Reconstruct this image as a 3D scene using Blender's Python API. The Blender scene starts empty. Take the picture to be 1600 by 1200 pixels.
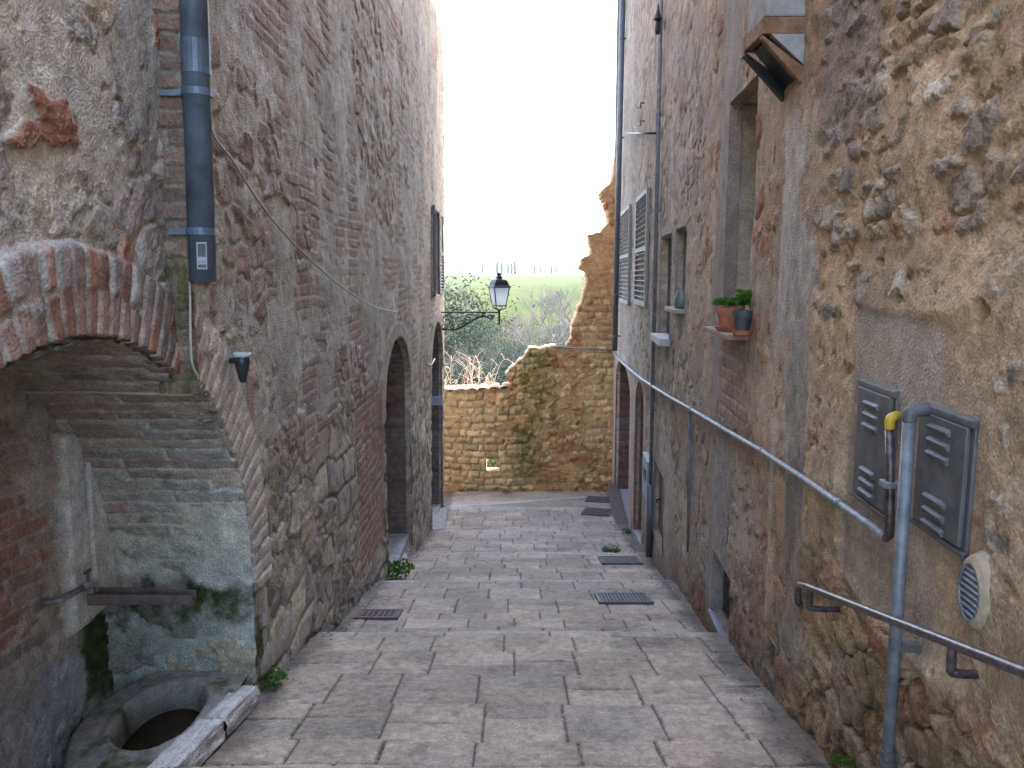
import bpy, math, random
import numpy as np
from mathutils import Vector, Matrix
R = math.radians
# ------------------------------------------------------------------ camera, sky, sun, exposure
scn = bpy.context.scene
F = 1250.0; PITCH = math.atan(170 / F)          # photo is 1600 px wide, eye level 170 px above its middle
cam = bpy.data.cameras.new("camera"); cam.sensor_width = 36; cam.lens = 36 * F / 1600
cam.clip_start = 0.05; cam.clip_end = 3000
camo = bpy.data.objects.new("camera", cam); scn.collection.objects.link(camo)
camo.location = (0, 0, 0); camo.rotation_euler = (R(90) - PITCH, 0, 0); scn.camera = camo
SUN_EL, SUN_AZ = 38.0, 60.0                     # azimuth clockwise from +Y (towards +X)
w = bpy.data.worlds.new("World"); scn.world = w; w.use_nodes = True
nt = w.node_tree; sky = nt.nodes.new("ShaderNodeTexSky"); sky.sky_type = 'NISHITA'; sky.sun_disc = False
sky.sun_elevation = R(SUN_EL); sky.sun_rotation = R(SUN_AZ); sky.air_density = 1.0; sky.dust_density = 2.0; sky.ozone_density = .4
bg = nt.nodes["Background"]; bg.inputs[1].default_value = 0.15
nt.links.new(sky.outputs[0], bg.inputs[0])
sl = bpy.data.lights.new("sun", 'SUN'); sl.energy = 2.0; sl.angle = R(0.6); sl.color = (1, .95, .87)
so = bpy.data.objects.new("sun", sl); scn.collection.objects.link(so)
so.rotation_euler = (R(90 - SUN_EL), 0, R(180 - SUN_AZ)); so.location = (0, 0, 30)
d = Vector((math.sin(R(SUN_AZ)) * math.cos(R(SUN_EL)), math.cos(R(SUN_AZ)) * math.cos(R(SUN_EL)), math.sin(R(SUN_EL))))
so.rotation_euler = d.to_track_quat('Z', 'Y').to_euler()
scn.view_settings.view_transform = 'Standard'; scn.view_settings.look = 'None'
scn.view_settings.gamma = 1; scn.view_settings.exposure = 3.75; scn.view_settings.use_curve_mapping = False
scn.cycles.max_bounces = 10; scn.cycles.diffuse_bounces = 7

# ------------------------------------------------------------------ survey helpers (photo point -> metres on a real plane)
def ray(u, v):
    a = (u - 800) / F; b = -(v - 600) / F
    return (a, math.cos(PITCH) + b * math.sin(PITCH), -math.sin(PITCH) + b * math.cos(PITCH))
RX0, RK = .965, .0635
def XL(s): return np.where(np.asarray(s) < 2.85, -1.23, -1.15)
def XR(s): return RX0 + RK * np.asarray(s)
def LW(u, v, x=-1.15):
    r = ray(u, v); k = x / r[0]; return (k * r[1], k * r[2])          # (s, z) on the left wall
def RW(u, v, off=0):
    r = ray(u, v); k = (RX0 - off) / (r[0] - RK * r[1]); return (k * r[1], k * r[2])
def AY(u, v, y):
    r = ray(u, v); k = y / r[1]; return (k * r[0], k * r[2])           # (x, z) on plane y
def AZ(u, v, z):
    r = ray(u, v); k = z / r[2]; return (k * r[0], k * r[1])           # (x, y) on level z

# ------------------------------------------------------------------ numpy noise
def H(ix, iy, seed):
    x = (np.asarray(ix).astype(np.int64) * 374761393 + np.asarray(iy).astype(np.int64) * 668265263 + seed * 1274126177) & 0xFFFFFFFF
    x = ((x ^ (x >> 13)) * 1274126177) & 0xFFFFFFFF
    x = ((x ^ (x >> 16)) * 2246822519) & 0xFFFFFFFF
    return ((x ^ (x >> 15)) & 0xFFFFFF) / float(0x1000000)
def vn(x, y, seed=0):
    x = np.asarray(x, float); y = np.asarray(y, float)
    ix = np.floor(x); iy = np.floor(y); fx = x - ix; fy = y - iy
    fx = fx * fx * (3 - 2 * fx); fy = fy * fy * (3 - 2 * fy)
    a = H(ix, iy, seed); b = H(ix + 1, iy, seed); c = H(ix, iy + 1, seed); d = H(ix + 1, iy + 1, seed)
    return (a + (b - a) * fx) * (1 - fy) + (c + (d - c) * fx) * fy
def fbm(x, y, o=4, seed=0, g=.5):
    t = 0; a = 1; n = 0
    for i in range(o):
        t = t + a * vn(x * 2 ** i + 17.3 * i, y * 2 ** i + 9.1 * i, seed + i * 31); n += a; a *= g
    return t / n                                   # 0..1, mean .5
def worley(x, y, seed):
    ix = np.floor(x); iy = np.floor(y)
    f1 = np.full(x.shape, 9.); f2 = np.full(x.shape, 9.); idc = np.zeros(x.shape); fc = np.zeros(x.shape)
    for dx in (-1, 0, 1):
        for dy in (-1, 0, 1):
            cx = ix + dx; cy = iy + dy
            px = cx + .5 + (H(cx, cy, seed) - .5) * .85; py = cy + .5 + (H(cx, cy, seed + 7) - .5) * .8
            dd = (np.abs(x - px) ** 2.6 + np.abs(y - py) ** 2.6) ** (1 / 2.6)
            m = dd < f1
            fc = np.where(m, (x - px) * (H(cx, cy, seed + 17) - .5) + (y - py) * (H(cx, cy, seed + 19) - .5), fc)
            f2 = np.where(m, f1, np.minimum(f2, dd)); idc = np.where(m, H(cx, cy, seed + 13), idc); f1 = np.where(m, dd, f1)
    return f1, f2, idc, fc
def ss(a, b, x):
    t = np.clip((x - a) / (b - a), 0, 1); return t * t * (3 - 2 * t)
def pick(pal, idv):
    pal = np.array(pal); n = len(pal); k = np.clip((idv * n).astype(int), 0, n - 1)
    br = .82 + .36 * ((idv * 977.13) % 1)
    return pal[k] * br[..., None]
def mix(A, B, m):
    m = np.clip(m, 0, 1); return (A[0] * (1 - m) + B[0] * m, A[1] * (1 - m)[..., None] + B[1] * m[..., None])
def sh(c, f):
    return c * (1 + f)[..., None]
def flat(s, h, c): return (np.zeros_like(s) + h, np.zeros(s.shape + (3,)) + np.array(c))

BRICK = [(.27, .125, .08), (.22, .12, .09), (.31, .16, .10), (.25, .15, .12), (.34, .19, .12), (.20, .13, .11)]
STONE_G = [(.30, .255, .21), (.25, .21, .18), (.36, .30, .225), (.28, .23, .20), (.23, .20, .185), (.33, .265, .19)]
STONE_O = [(.38, .27, .145), (.31, .225, .13), (.41, .30, .17), (.33, .22, .105), (.28, .205, .13), (.37, .29, .19), (.34, .24, .13), (.31, .16, .085), (.36, .265, .16)]
MORT_G = (.27, .23, .19); MORT_O = (.31, .22, .12)

def courses(s, z, ch, cl, seed, wob=.25, jit=.5):
    """masonry laid in courses: returns edge distance (m), id"""
    zz = z + (fbm(s * 1.3, z * .7, 3, seed + 3) - .5) * wob * ch * 4
    ss_ = s + (fbm(s * 3, z * 3, 2, seed + 5) - .5) * ch * .5
    zz = zz + (fbm(s * 14, z * 14, 2, seed + 6) - .5) * ch * .16
    r = np.floor(zz / ch); b = zz / ch - r
    off = H(r, r * 0, seed) * 3.7
    a = ss_ / cl + off; i = np.floor(a); f = a - i
    j0 = (H(i, r, seed + 1) - .5) * jit; j1 = (H(i + 1, r, seed + 1) - .5) * jit
    lo = j0; hi = 1 + j1
    ii = np.where(f < lo, i - 1, np.where(f > hi, i + 1, i))
    e = np.minimum(np.abs(f - lo), np.abs(hi - f)) * cl
    e = np.minimum(e, np.minimum(b, 1 - b) * ch)
    return e, H(ii, r, seed + 9)
def bricks(s, z, seed, ch=.068, cl=.27, mort=MORT_G, pal=BRICK, dep=.012, wob=.25, jt=.009):
    e, idc = courses(s, z, ch, cl, seed, wob)
    e = e + (fbm(s * 40, z * 40, 2, seed + 60) - .5) * .008
    m = ss(jt * .35, jt, e)
    c = pick(pal, idc); c = sh(c, (fbm(s * 22, z * 22, 3, seed + 70) - .5) * .5)
    h = m * (dep * (.5 + idc)) + (fbm(s * 30, z * 30, 3, seed + 2) - .5) * .012
    # worn bricks
    worn = ss(.6, .75, fbm(s * 3.1, z * 5, 3, seed + 21)); h = h - worn * m * dep * 1.2
    mc = sh(np.zeros(c.shape) + np.array(mort), (fbm(s * 30, z * 30, 2, seed + 71) - .5) * .5)
    return (h, mc * (1 - m)[..., None] + c * m[..., None])
def rubble(s, z, seed, cs=.2, cz=.14, amp=.05, pal=STONE_G, mort=MORT_G, gap=.16, sq=.0):
    ws = (fbm(s * 5, z * 5, 3, seed + 40) - .5) * cs * .9; wz = (fbm(s * 5, z * 5, 3, seed + 41) - .5) * cz * .9
    ws = ws + (fbm(s * 17, z * 17, 3, seed + 48, .6) - .5) * cs * .35; wz = wz + (fbm(s * 17, z * 17, 3, seed + 49, .6) - .5) * cz * .45
    f1, f2, idc, fc = worley((s + ws) / cs, (z + wz) / cz, seed)
    e = f2 - f1 + (fbm(s * 28, z * 28, 3, seed + 43) - .5) * .22
    m = ss(gap * .3, gap * .8, e); dome = ss(0, .35, e)
    rdg = np.abs(fbm(s * 9, z * 9, 4, seed + 51, .6) - .5) * 2
    h = amp * (.5 * m + .2 * dome + .9 * (idc - .5) * m + 1.5 * fc * m - .18 * ss(.0, .25, .2 - rdg) * m) \
        + (fbm(s * 16, z * 16, 5, seed + 44, .65) - .5) * amp * .95
    c = pick(pal, idc); c = sh(c, (fbm(s * 18, z * 18, 5, seed + 45, .65) - .5) * .9)
    mc = sh(np.zeros(c.shape) + np.array(mort), (fbm(s * 25, z * 25, 3, seed + 46) - .5) * .6)
    return (h, mc * (1 - m)[..., None] + c * m[..., None])
def ashlar(s, z, seed, ch=.2, cl=.34, pal=STONE_G, mort=MORT_G, dep=.035):
    e, idc = courses(s, z, ch, cl, seed, .35, .6)
    e = e + (fbm(s * 18, z * 18, 3, seed + 80) - .5) * .035
    m = ss(.004, .018, e); dome = ss(0, .07, e)
    h = dep * (.6 * m + .5 * dome + .9 * (idc - .5) * m) + (fbm(s * 13, z * 13, 4, seed + 81, .6) - .5) * dep * .9
    c = sh(pick(pal, idc), (fbm(s * 16, z * 16, 4, seed + 82, .6) - .5) * .6)
    return (h, np.array(mort) * (1 - m)[..., None] + c * m[..., None])
def plaster(s, z, seed, col, lvl=.02, rough=.018, var=.35):
    h = lvl + (fbm(s * 2.2, z * 2.2, 5, seed, .55) - .5) * rough * 2 + (fbm(s * 24, z * 24, 3, seed + 5, .6) - .5) * rough * .55
    pit = ss(.70, .78, fbm(s * 13, z * 13, 3, seed + 8)); h = h - pit * rough * .7
    c = np.zeros(s.shape + (3,)) + np.array(col)
    c = sh(c, (fbm(s * 2.5, z * 1.7, 5, seed + 6, .6) - .5) * var * 2.4 + (fbm(s * 30, z * 30, 3, seed + 7) - .5) * .35)
    warm = (fbm(s * 1.6, z * 1.6, 3, seed + 9) - .5)
    return (h, c * np.stack([1 + warm * .16, 1 + warm * 0, 1 - warm * .22], -1))
def cover(A, P, cov, seed, s, z, sharp=.006):
    """plaster P laid over masonry A where cov (about -1..1) is high: what stands prouder shows"""
    n = (fbm(s * 2.7, z * 2.7, 5, seed, .6) - .5) * 2
    lvl = P[0] + (cov + n * .9) * .035
    m = ss(-sharp, sharp, lvl - A[0])
    over = np.maximum(A[0] - lvl, 0)
    return (lvl + over / (1 + over * 9), A[1] * (1 - m)[..., None] + P[1] * m[..., None])
def box(s, z, s0, s1, z0, z1, seed=1, n=.12, soft=.03, fr=3.):
    dx = np.maximum(s0 - s, s - s1); dz = np.maximum(z0 - z, z - z1); d = np.maximum(dx, dz)
    d = d + (fbm(s * fr, z * fr, 4, seed) - .5) * 2 * n
    return 1 - ss(-soft, soft, d)
def tint(A, col, m):
    m = np.clip(m, 0, 1)[..., None]; return (A[0], A[1] * (1 - m) + A[1] * np.array(col) * m)
def paint(A, col, m):
    m = np.clip(m, 0, 1)[..., None]; return (A[0], A[1] * (1 - m) + np.array(col) * m)
MOSS = (.055, .07, .018)
def moss(A, s, z, m, seed, soft=.22, col=MOSS):
    n = fbm(s * 9, z * 9, 5, seed, .7); k = ss(-soft * .3, soft, m - n)
    c = np.zeros(s.shape + (3,)) + np.array(col); c = sh(c, (fbm(s * 30, z * 30, 3, seed + 1) - .5) * 1.2)
    return (A[0] + k * .006, A[1] * (1 - k)[..., None] + c * k[..., None])

# ------------------------------------------------------------------ objects
C = scn.collection
def link(name, me, parent=None, mat=None):
    o = bpy.data.objects.new(name, me); C.objects.link(o)
    if parent: o.parent = parent
    if mat is not None and me is not None: me.materials.append(mat)
    return o
def empty(name, loc=(0, 0, 0), rz=0):
    o = bpy.data.objects.new(name, None); C.objects.link(o); o.location = loc; o.rotation_euler = (0, 0, rz)
    o.empty_display_size = .1; return o
def tag(o, label=None, cat=None, group=None, kind=None):
    if label: o['label'] = label
    if cat: o['category'] = cat
    if group: o['group'] = group
    if kind: o['kind'] = kind
    return o
def kids(o): return [c for c in bpy.data.objects if c.parent == o]
def copy_tree(o, parent=None):
    c = o.copy(); C.objects.link(c)
    if parent is not None: c.parent = parent
    for k in kids(o): copy_tree(k, c)
    return c
def raw_mesh(name, co, quads, col=None, smooth=True):
    me = bpy.data.meshes.new(name); n = len(co); m = len(quads)
    me.vertices.add(n); me.vertices.foreach_set('co', np.ascontiguousarray(co, np.float32).ravel())
    me.loops.add(4 * m); me.loops.foreach_set('vertex_index', np.ascontiguousarray(quads, np.int32).ravel())
    me.polygons.add(m); me.polygons.foreach_set('loop_start', np.arange(0, 4 * m, 4, dtype=np.int32))
    me.update(calc_edges=True)
    if smooth: me.polygons.foreach_set('use_smooth', np.ones(m, bool))
    if col is not None:
        a = me.attributes.new('Col', 'FLOAT_COLOR', 'POINT')
        cc = np.ones((n, 4), np.float32); cc[:, :3] = np.clip(col, .004, .9); a.data.foreach_set('color', cc.ravel())
    me.update(); return me
def relief(U, V, pos, hc, cut=None, flip=False, push=-.05):
    """grid U x V; hc(u,v)->(height,colour); pos(u,v,h)->(x,y,z). returns co, quads, col"""
    S, Z = np.meshgrid(U, V, indexing='ij')
    h, c = hc(S, Z)
    keep = np.ones((len(U) - 1, len(V) - 1), bool)
    if cut is not None:
        ins = cut(S, Z); h = np.where(ins, push, h)
        keep = ~(ins[:-1, :-1] & ins[1:, :-1] & ins[:-1, 1:] & ins[1:, 1:])
    co = np.stack(pos(S, Z, h), -1).reshape(-1, 3)
    idx = np.arange(len(U) * len(V)).reshape(len(U), len(V))
    q = np.stack([idx[:-1, :-1], idx[1:, :-1], idx[1:, 1:], idx[:-1, 1:]], -1)[keep]
    if flip: q = q[:, ::-1]
    return co, q, c.reshape(-1, 3)
def join(parts):
    co = []; q = []; c = []; n = 0
    for a, b, d in parts: co.append(a); q.append(b + n); c.append(d); n += len(a)
    return np.concatenate(co), np.concatenate(q), np.concatenate(c)
def relief_obj(name, parts, mat, parent=None):
    co, q, c = join(parts); return link(name, raw_mesh(name, co, q, c), parent, mat)
def seg(*a):
    """seg(x0, step, x1, step, x2...) non-uniform axis"""
    out = [a[0]]
    for i in range(1, len(a) - 1, 2):
        n = max(1, int(round((a[i + 1] - a[i - 1]) / a[i]))); out += list(np.linspace(a[i - 1], a[i + 1], n + 1)[1:])
    return np.array(out)
class MB:
    def __init__(s): s.v = []; s.f = []
    def quadbox(s, P):                      # 8 points: bottom 4, top 4
        n = len(s.v); s.v += [tuple(p) for p in P]
        s.f += [(n, n + 3, n + 2, n + 1), (n + 4, n + 5, n + 6, n + 7), (n, n + 1, n + 5, n + 4), (n + 1, n + 2, n + 6, n + 5), (n + 2, n + 3, n + 7, n + 6), (n + 3, n, n + 4, n + 7)]
        return s
    def box(s, c, d, rz=0, rx=0, ry=0):
        M = Matrix.Rotation(rz, 3, 'Z') @ Matrix.Rotation(ry, 3, 'Y') @ Matrix.Rotation(rx, 3, 'X'); c = Vector(c)
        P = [c + M @ Vector((x * d[0] / 2, y * d[1] / 2, z * d[2] / 2)) for z in (-1, 1) for x, y in ((-1, -1), (1, -1), (1, 1), (-1, 1))]
        return s.quadbox(P)
    def tube(s, pts, r, n=8, cap=True, closed=False):
        pts = [Vector(p) for p in pts]; m = len(pts); rs = r if isinstance(r, (list, tuple)) else [r] * m
        b = len(s.v); up = None
        for i, p in enumerate(pts):
            t = (pts[min(i + 1, m - 1)] - pts[max(i - 1, 0)])
            if t.length < 1e-9: t = Vector((0, 0, 1))
            t.normalize()
            if up is None:
                up = t.orthogonal().normalized()
            up = (up - t * up.dot(t));
            if up.length < 1e-6: up = t.orthogonal()
            up.normalize(); sd = t.cross(up)
            for k in range(n):
                a = 2 * math.pi * k / n; s.v.append(tuple(p + (up * math.cos(a) + sd * math.sin(a)) * rs[i]))
        for i in range(m - 1):
            for k in range(n):
                k2 = (k + 1) % n; s.f.append((b + i * n + k, b + i * n + k2, b + (i + 1) * n + k2, b + (i + 1) * n + k))
        if cap: s.f.append(tuple(b + k for k in range(n))[::-1]); s.f.append(tuple(b + (m - 1) * n + k for k in range(n)))
        return s
    def lathe(s, c, prof, n=16, sx=1, sy=1, rot=0):
        b = len(s.v)
        for r, z in prof:
            for k in range(n):
                a = 2 * math.pi * k / n + rot; s.v.append((c[0] + r * sx * math.cos(a), c[1] + r * sy * math.sin(a), c[2] + z))
        for i in range(len(prof) - 1):
            for k in range(n):
                k2 = (k + 1) % n; s.f.append((b + i * n + k, b + i * n + k2, b + (i + 1) * n + k2, b + (i + 1) * n + k))
        return s
    def quad(s, a, b, c, d):
        n = len(s.v); s.v += [tuple(a), tuple(b), tuple(c), tuple(d)]; s.f.append((n, n + 1, n + 2, n + 3)); return s
    def build(s, name, mat, parent=None, smooth=False, bevel=0):
        me = bpy.data.meshes.new(name); me.from_pydata(s.v, [], s.f); me.validate(); me.update()
        if smooth: me.polygons.foreach_set('use_smooth', np.ones(len(me.polygons), bool))
        o = link(name, me, parent, mat)
        if bevel:
            b = o.modifiers.new('bevel', 'BEVEL'); b.width = bevel; b.segments = 2; b.limit_method = 'ANGLE'
        return o

# ------------------------------------------------------------------ materials
def nodes(name):
    m = bpy.data.materials.new(name); m.use_nodes = True; t = m.node_tree
    return m, t, t.nodes['Principled BSDF'], t.nodes, t.links
def masonry_mat(name, scale=1., rough=.92, bump=.5, spec=.25):
    m, t, p, N, L = nodes(name)
    at = N.new('ShaderNodeAttribute'); at.attribute_name = 'Col'
    tc = N.new('ShaderNodeTexCoord')
    n1 = N.new('ShaderNodeTexNoise'); n1.inputs['Scale'].default_value = 95 * scale; n1.inputs['Detail'].default_value = 6; n1.inputs['Roughness'].default_value = .7
    n2 = N.new('ShaderNodeTexNoise'); n2.inputs['Scale'].default_value = 14 * scale; n2.inputs['Detail'].default_value = 8; n2.inputs['Roughness'].default_value = .65
    vo = N.new('ShaderNodeTexVoronoi'); vo.inputs['Scale'].default_value = 120 * scale; vo.feature = 'F1'
    for q in (n1, n2, vo): L.new(tc.outputs['Object'], q.inputs['Vector'])
    mr = N.new('ShaderNodeMapRange'); mr.inputs[1].default_value = .3; mr.inputs[2].default_value = .7; mr.inputs[3].default_value = .62; mr.inputs[4].default_value = 1.38
    L.new(n1.outputs['Fac'], mr.inputs[0])
    mr2 = N.new('ShaderNodeMapRange'); mr2.inputs[1].default_value = .3; mr2.inputs[2].default_value = .7; mr2.inputs[3].default_value = .74; mr2.inputs[4].default_value = 1.26
    L.new(n2.outputs['Fac'], mr2.inputs[0])
    mu = N.new('ShaderNodeMath'); mu.operation = 'MULTIPLY'; L.new(mr.outputs[0], mu.inputs[0]); L.new(mr2.outputs[0], mu.inputs[1])
    vm = N.new('ShaderNodeVectorMath'); vm.operation = 'SCALE'; L.new(at.outputs['Color'], vm.inputs[0]); L.new(mu.outputs[0], vm.inputs['Scale'])
    L.new(vm.outputs[0], p.inputs['Base Color'])
    p.inputs['Roughness'].default_value = rough; p.inputs['Specular IOR Level'].default_value = spec
    ad = N.new('ShaderNodeMath'); ad.operation = 'ADD'; L.new(n1.outputs['Fac'], ad.inputs[0]); L.new(vo.outputs['Distance'], ad.inputs[1])
    ad2 = N.new('ShaderNodeMath'); ad2.operation = 'MULTIPLY_ADD'; ad2.inputs[1].default_value = 1.2; L.new(n2.outputs['Fac'], ad2.inputs[0]); L.new(ad.outputs[0], ad2.inputs[2])
    b = N.new('ShaderNodeBump'); b.inputs['Strength'].default_value = bump; b.inputs['Distance'].default_value = .012 / scale
    L.new(ad2.outputs[0], b.inputs['Height']); L.new(b.outputs[0], p.inputs['Normal'])
    return m
def simple(name, col, rough=.6, metal=0, var=.25, sc=20, bump=.1, spec=.5, col2=None, dist=.004):
    m, t, p, N, L = nodes(name)
    tc = N.new('ShaderNodeTexCoord'); n = N.new('ShaderNodeTexNoise'); n.inputs['Scale'].default_value = sc; n.inputs['Detail'].default_value = 7; n.inputs['Roughness'].default_value = .65
    L.new(tc.outputs['Object'], n.inputs['Vector'])
    cr = N.new('ShaderNodeValToRGB'); cr.color_ramp.elements[0].position = .32; cr.color_ramp.elements[1].position = .68
    c2 = col2 or tuple(min(1, c * (1 + var)) for c in col)
    cr.color_ramp.elements[0].color = tuple(c * (1 - var) for c in col) + (1,); cr.color_ramp.elements[1].color = tuple(c2) + (1,)
    L.new(n.outputs['Fac'], cr.inputs[0]); L.new(cr.outputs[0], p.inputs['Base Color'])
    p.inputs['Roughness'].default_value = rough; p.inputs['Metallic'].default_value = metal; p.inputs['Specular IOR Level'].default_value = spec
    b = N.new('ShaderNodeBump'); b.inputs['Strength'].default_value = bump * 3; b.inputs['Distance'].default_value = dist
    L.new(n.outputs['Fac'], b.inputs['Height']); L.new(b.outputs[0], p.inputs['Normal'])
    return m
M = {}
M['wall'] = masonry_mat('masonry', 1., .92, .42)
M['pave'] = masonry_mat('paving_stone', 1.3, .8, .45, .3)
M['zinc'] = simple('weathered_zinc_paint', (.14, .165, .21), .5, .3, .4, 9, .05, col2=(.17, .22, .29))
M['pipe'] = simple('grey_pipe', (.17, .175, .185), .55, .25, .4, 14, .15)
M['steel'] = simple('galvanised_conduit', (.24, .235, .23), .6, .3, .4, 30, .2)
M['rail'] = simple('handrail_paint', (.07, .05, .055), .38, .5, .4, 40, .1, col2=(.16, .13, .13))
M['iron'] = simple('dark_iron', (.03, .031, .034), .55, .6, .3, 30, .1)
M['cab'] = simple('cabinet_paint', (.095, .09, .09), .55, .1, .25, 22, .1, col2=(.135, .125, .12))
M['cable'] = simple('beige_cable', (.42, .37, .31), .6, 0, .15, 30, .05)
M['yellow'] = simple('yellow_plastic', (.55, .36, .03), .45, 0, .1, 30, .02)
M['terra'] = simple('terracotta', (.38, .13, .07), .75, 0, .25, 25, .1)
M['darkpot'] = simple('dark_pot', (.05, .06, .07), .5, 0, .2, 25, .05)
M['shut'] = simple('shutter_paint', (.24, .235, .22), .7, 0, .25, 25, .15)
M['shutd'] = simple('dark_shutter_paint', (.13, .12, .13), .7, 0, .25, 25, .15)
M['oak'] = simple('oak_frame', (.30, .16, .05), .5, 0, .25, 18, .08)
M['darkwood'] = simple('old_door_wood', (.09, .065, .05), .75, 0, .35, 14, .2)
M['spout'] = simple('spout_wood', (.12, .08, .07), .8, 0, .35, 30, .3)
M['rustwood'] = simple('brick_edging', (.20, .085, .04), .85, 0, .35, 22, .3, col2=(.30, .17, .09))
M['glassdark'] = simple('window_glass', (.03, .035, .04), .12, 0, .1, 3, 0)
M['rusty'] = simple('rusty_cover', (.13, .085, .075), .8, .2, .3, 25, .25)
M['grate'] = simple('grate_iron', (.13, .115, .105), .65, .5, .3, 30, .2)
M['kerb'] = masonry_mat('kerb_stone', 1.2, .8, .5)
M['sign'] = simple('plaque', (.36, .38, .44), .6, 0, .06, 10, 0)
M['plast'] = simple('grey_plastic', (.30, .31, .34), .5, 0, .12, 12, .02)
M['blackp'] = simple('black_glaze', (.025, .026, .035), .35, 0, .4, 60, .1)
M['paleg'] = simple('pale_rim', (.42, .47, .47), .5, 0, .1, 30, .02)
M['lens'] = simple('smoked_bulkhead', (.10, .14, .13), .3, 0, .3, 20, .05)
m, t, p, N, L = nodes('trough_water'); p.inputs['Base Color'].default_value = (.022, .014, .006, 1); p.inputs['Roughness'].default_value = .06; p.inputs['IOR'].default_value = 1.33; M['water'] = m
m, t, p, N, L = nodes('frosted_lamp_glass')
p.inputs['Base Color'].default_value = (.85, .88, .9, 1); p.inputs['Roughness'].default_value = .5
tr = N.new('ShaderNodeBsdfTranslucent'); tr.inputs[0].default_value = (.95, .96, .97, 1); mx = N.new('ShaderNodeMixShader'); mx.inputs[0].default_value = .75
L.new(p.outputs[0], mx.inputs[1]); L.new(tr.outputs[0], mx.inputs[2]); L.new(mx.outputs[0], N['Material Output'].inputs[0]); M['frost'] = m
def leafmat(name, c1, c2, trans=.45, sc=3.):
    m, t, p, N, L = nodes(name)
    tc = N.new('ShaderNodeTexCoord'); n = N.new('ShaderNodeTexNoise'); n.inputs['Scale'].default_value = sc; n.inputs['Detail'].default_value = 4
    L.new(tc.outputs['Object'], n.inputs['Vector'])
    cr = N.new('ShaderNodeValToRGB'); cr.color_ramp.elements[0].position = .35; cr.color_ramp.elements[1].position = .65
    cr.color_ramp.elements[0].color = c1 + (1,); cr.color_ramp.elements[1].color = c2 + (1,)
    L.new(n.outputs['Fac'], cr.inputs[0]); L.new(cr.outputs[0], p.inputs['Base Color']); p.inputs['Roughness'].default_value = .8; p.inputs['Specular IOR Level'].default_value = .08
    tr = N.new('ShaderNodeBsdfTranslucent'); mx = N.new('ShaderNodeMixShader'); mx.inputs[0].default_value = trans
    L.new(cr.outputs[0], tr.inputs[0]); L.new(p.outputs[0], mx.inputs[1]); L.new(tr.outputs[0], mx.inputs[2]); L.new(mx.outputs[0], N['Material Output'].inputs[0])
    return m
M['leafd'] = leafmat('evergreen_leaves', (.014, .028, .020), (.028, .046, .028), .12, 1.2)
M['leafo'] = leafmat('olive_leaves', (.026, .038, .022), (.050, .062, .032), .15, 1.2)
M['leafy'] = leafmat('yellowing_leaves', (.06, .066, .025), (.10, .10, .04), .2, 1.2)
M['weed'] = leafmat('weed_leaves', (.04, .10, .015), (.09, .18, .03), .4, 30.)
M['ivy'] = leafmat('pot_plant_leaves', (.03, .09, .02), (.10, .20, .03), .4, 30.)
M['cypress'] = leafmat('cypress_leaves', (.02, .035, .02), (.035, .055, .03), .2, .6)
M['bark'] = simple('grey_bark', (.11, .09, .08), .9, 0, .3, 6, .3)
M['copt'] = simple('mossy_tile', (.26, .17, .08), .9, 0, .35, 12, .3)
M['yleaf'] = simple('yellow_leaf', (.45, .25, .02), .6, 0, .1, 10, .02)
M['zinc2'] = simple('dark_zinc', (.12, .125, .14), .5, .3, .2, 9, .05)
M['ochrep'] = simple('ochre_render', (.36, .27, .18), .92, 0, .2, 35, .4)
M['greyp'] = simple('grey_render', (.30, .28, .26), .92, 0, .25, 14, .3)
M['ledge'] = simple('ledge_brick', (.27, .16, .12), .9, 0, .25, 25, .3)
M['kerbp'] = simple('pale_stone', (.42, .41, .38), .85, 0, .15, 30, .2)
M['scrub'] = leafmat('dry_scrub', (.035, .028, .022), (.065, .052, .038), .15, 1.)
M['cane'] = simple('dry_cane', (.42, .33, .27), .8, 0, .25, 12, .1)

# ================================================================== SETTING: lane
ST = [(-6, -.45), (-1.0, -.95), (.42, -1.18), (2.445, -1.6), (4.515, -2.092), (6.576, -2.585), (8.65, -3.077), (10.93, -3.57), (13.07, -3.9), (15.3, -4.12), (30, -4.5)]
STEPS = [(.42, .09), (2.445, .10), (4.515, .10), (6.576, .10), (8.65, .09), (10.93, .07)]   # (edge y, riser)
def zlane(y):
    y = np.asarray(y, float); z = np.interp(y, [a for a, b in ST], [b for a, b in ST])
    for e, r in STEPS:                         # tread is flatter than the stair line: a riser of r at every edge
        k = [a for a, b in ST].index(e); nx = ST[k + 1][0]
        z = z - np.where((y > e) & (y < nx), r * (1 - (y - e) / (nx - e)), 0)
    return z
random.seed(5)
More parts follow.
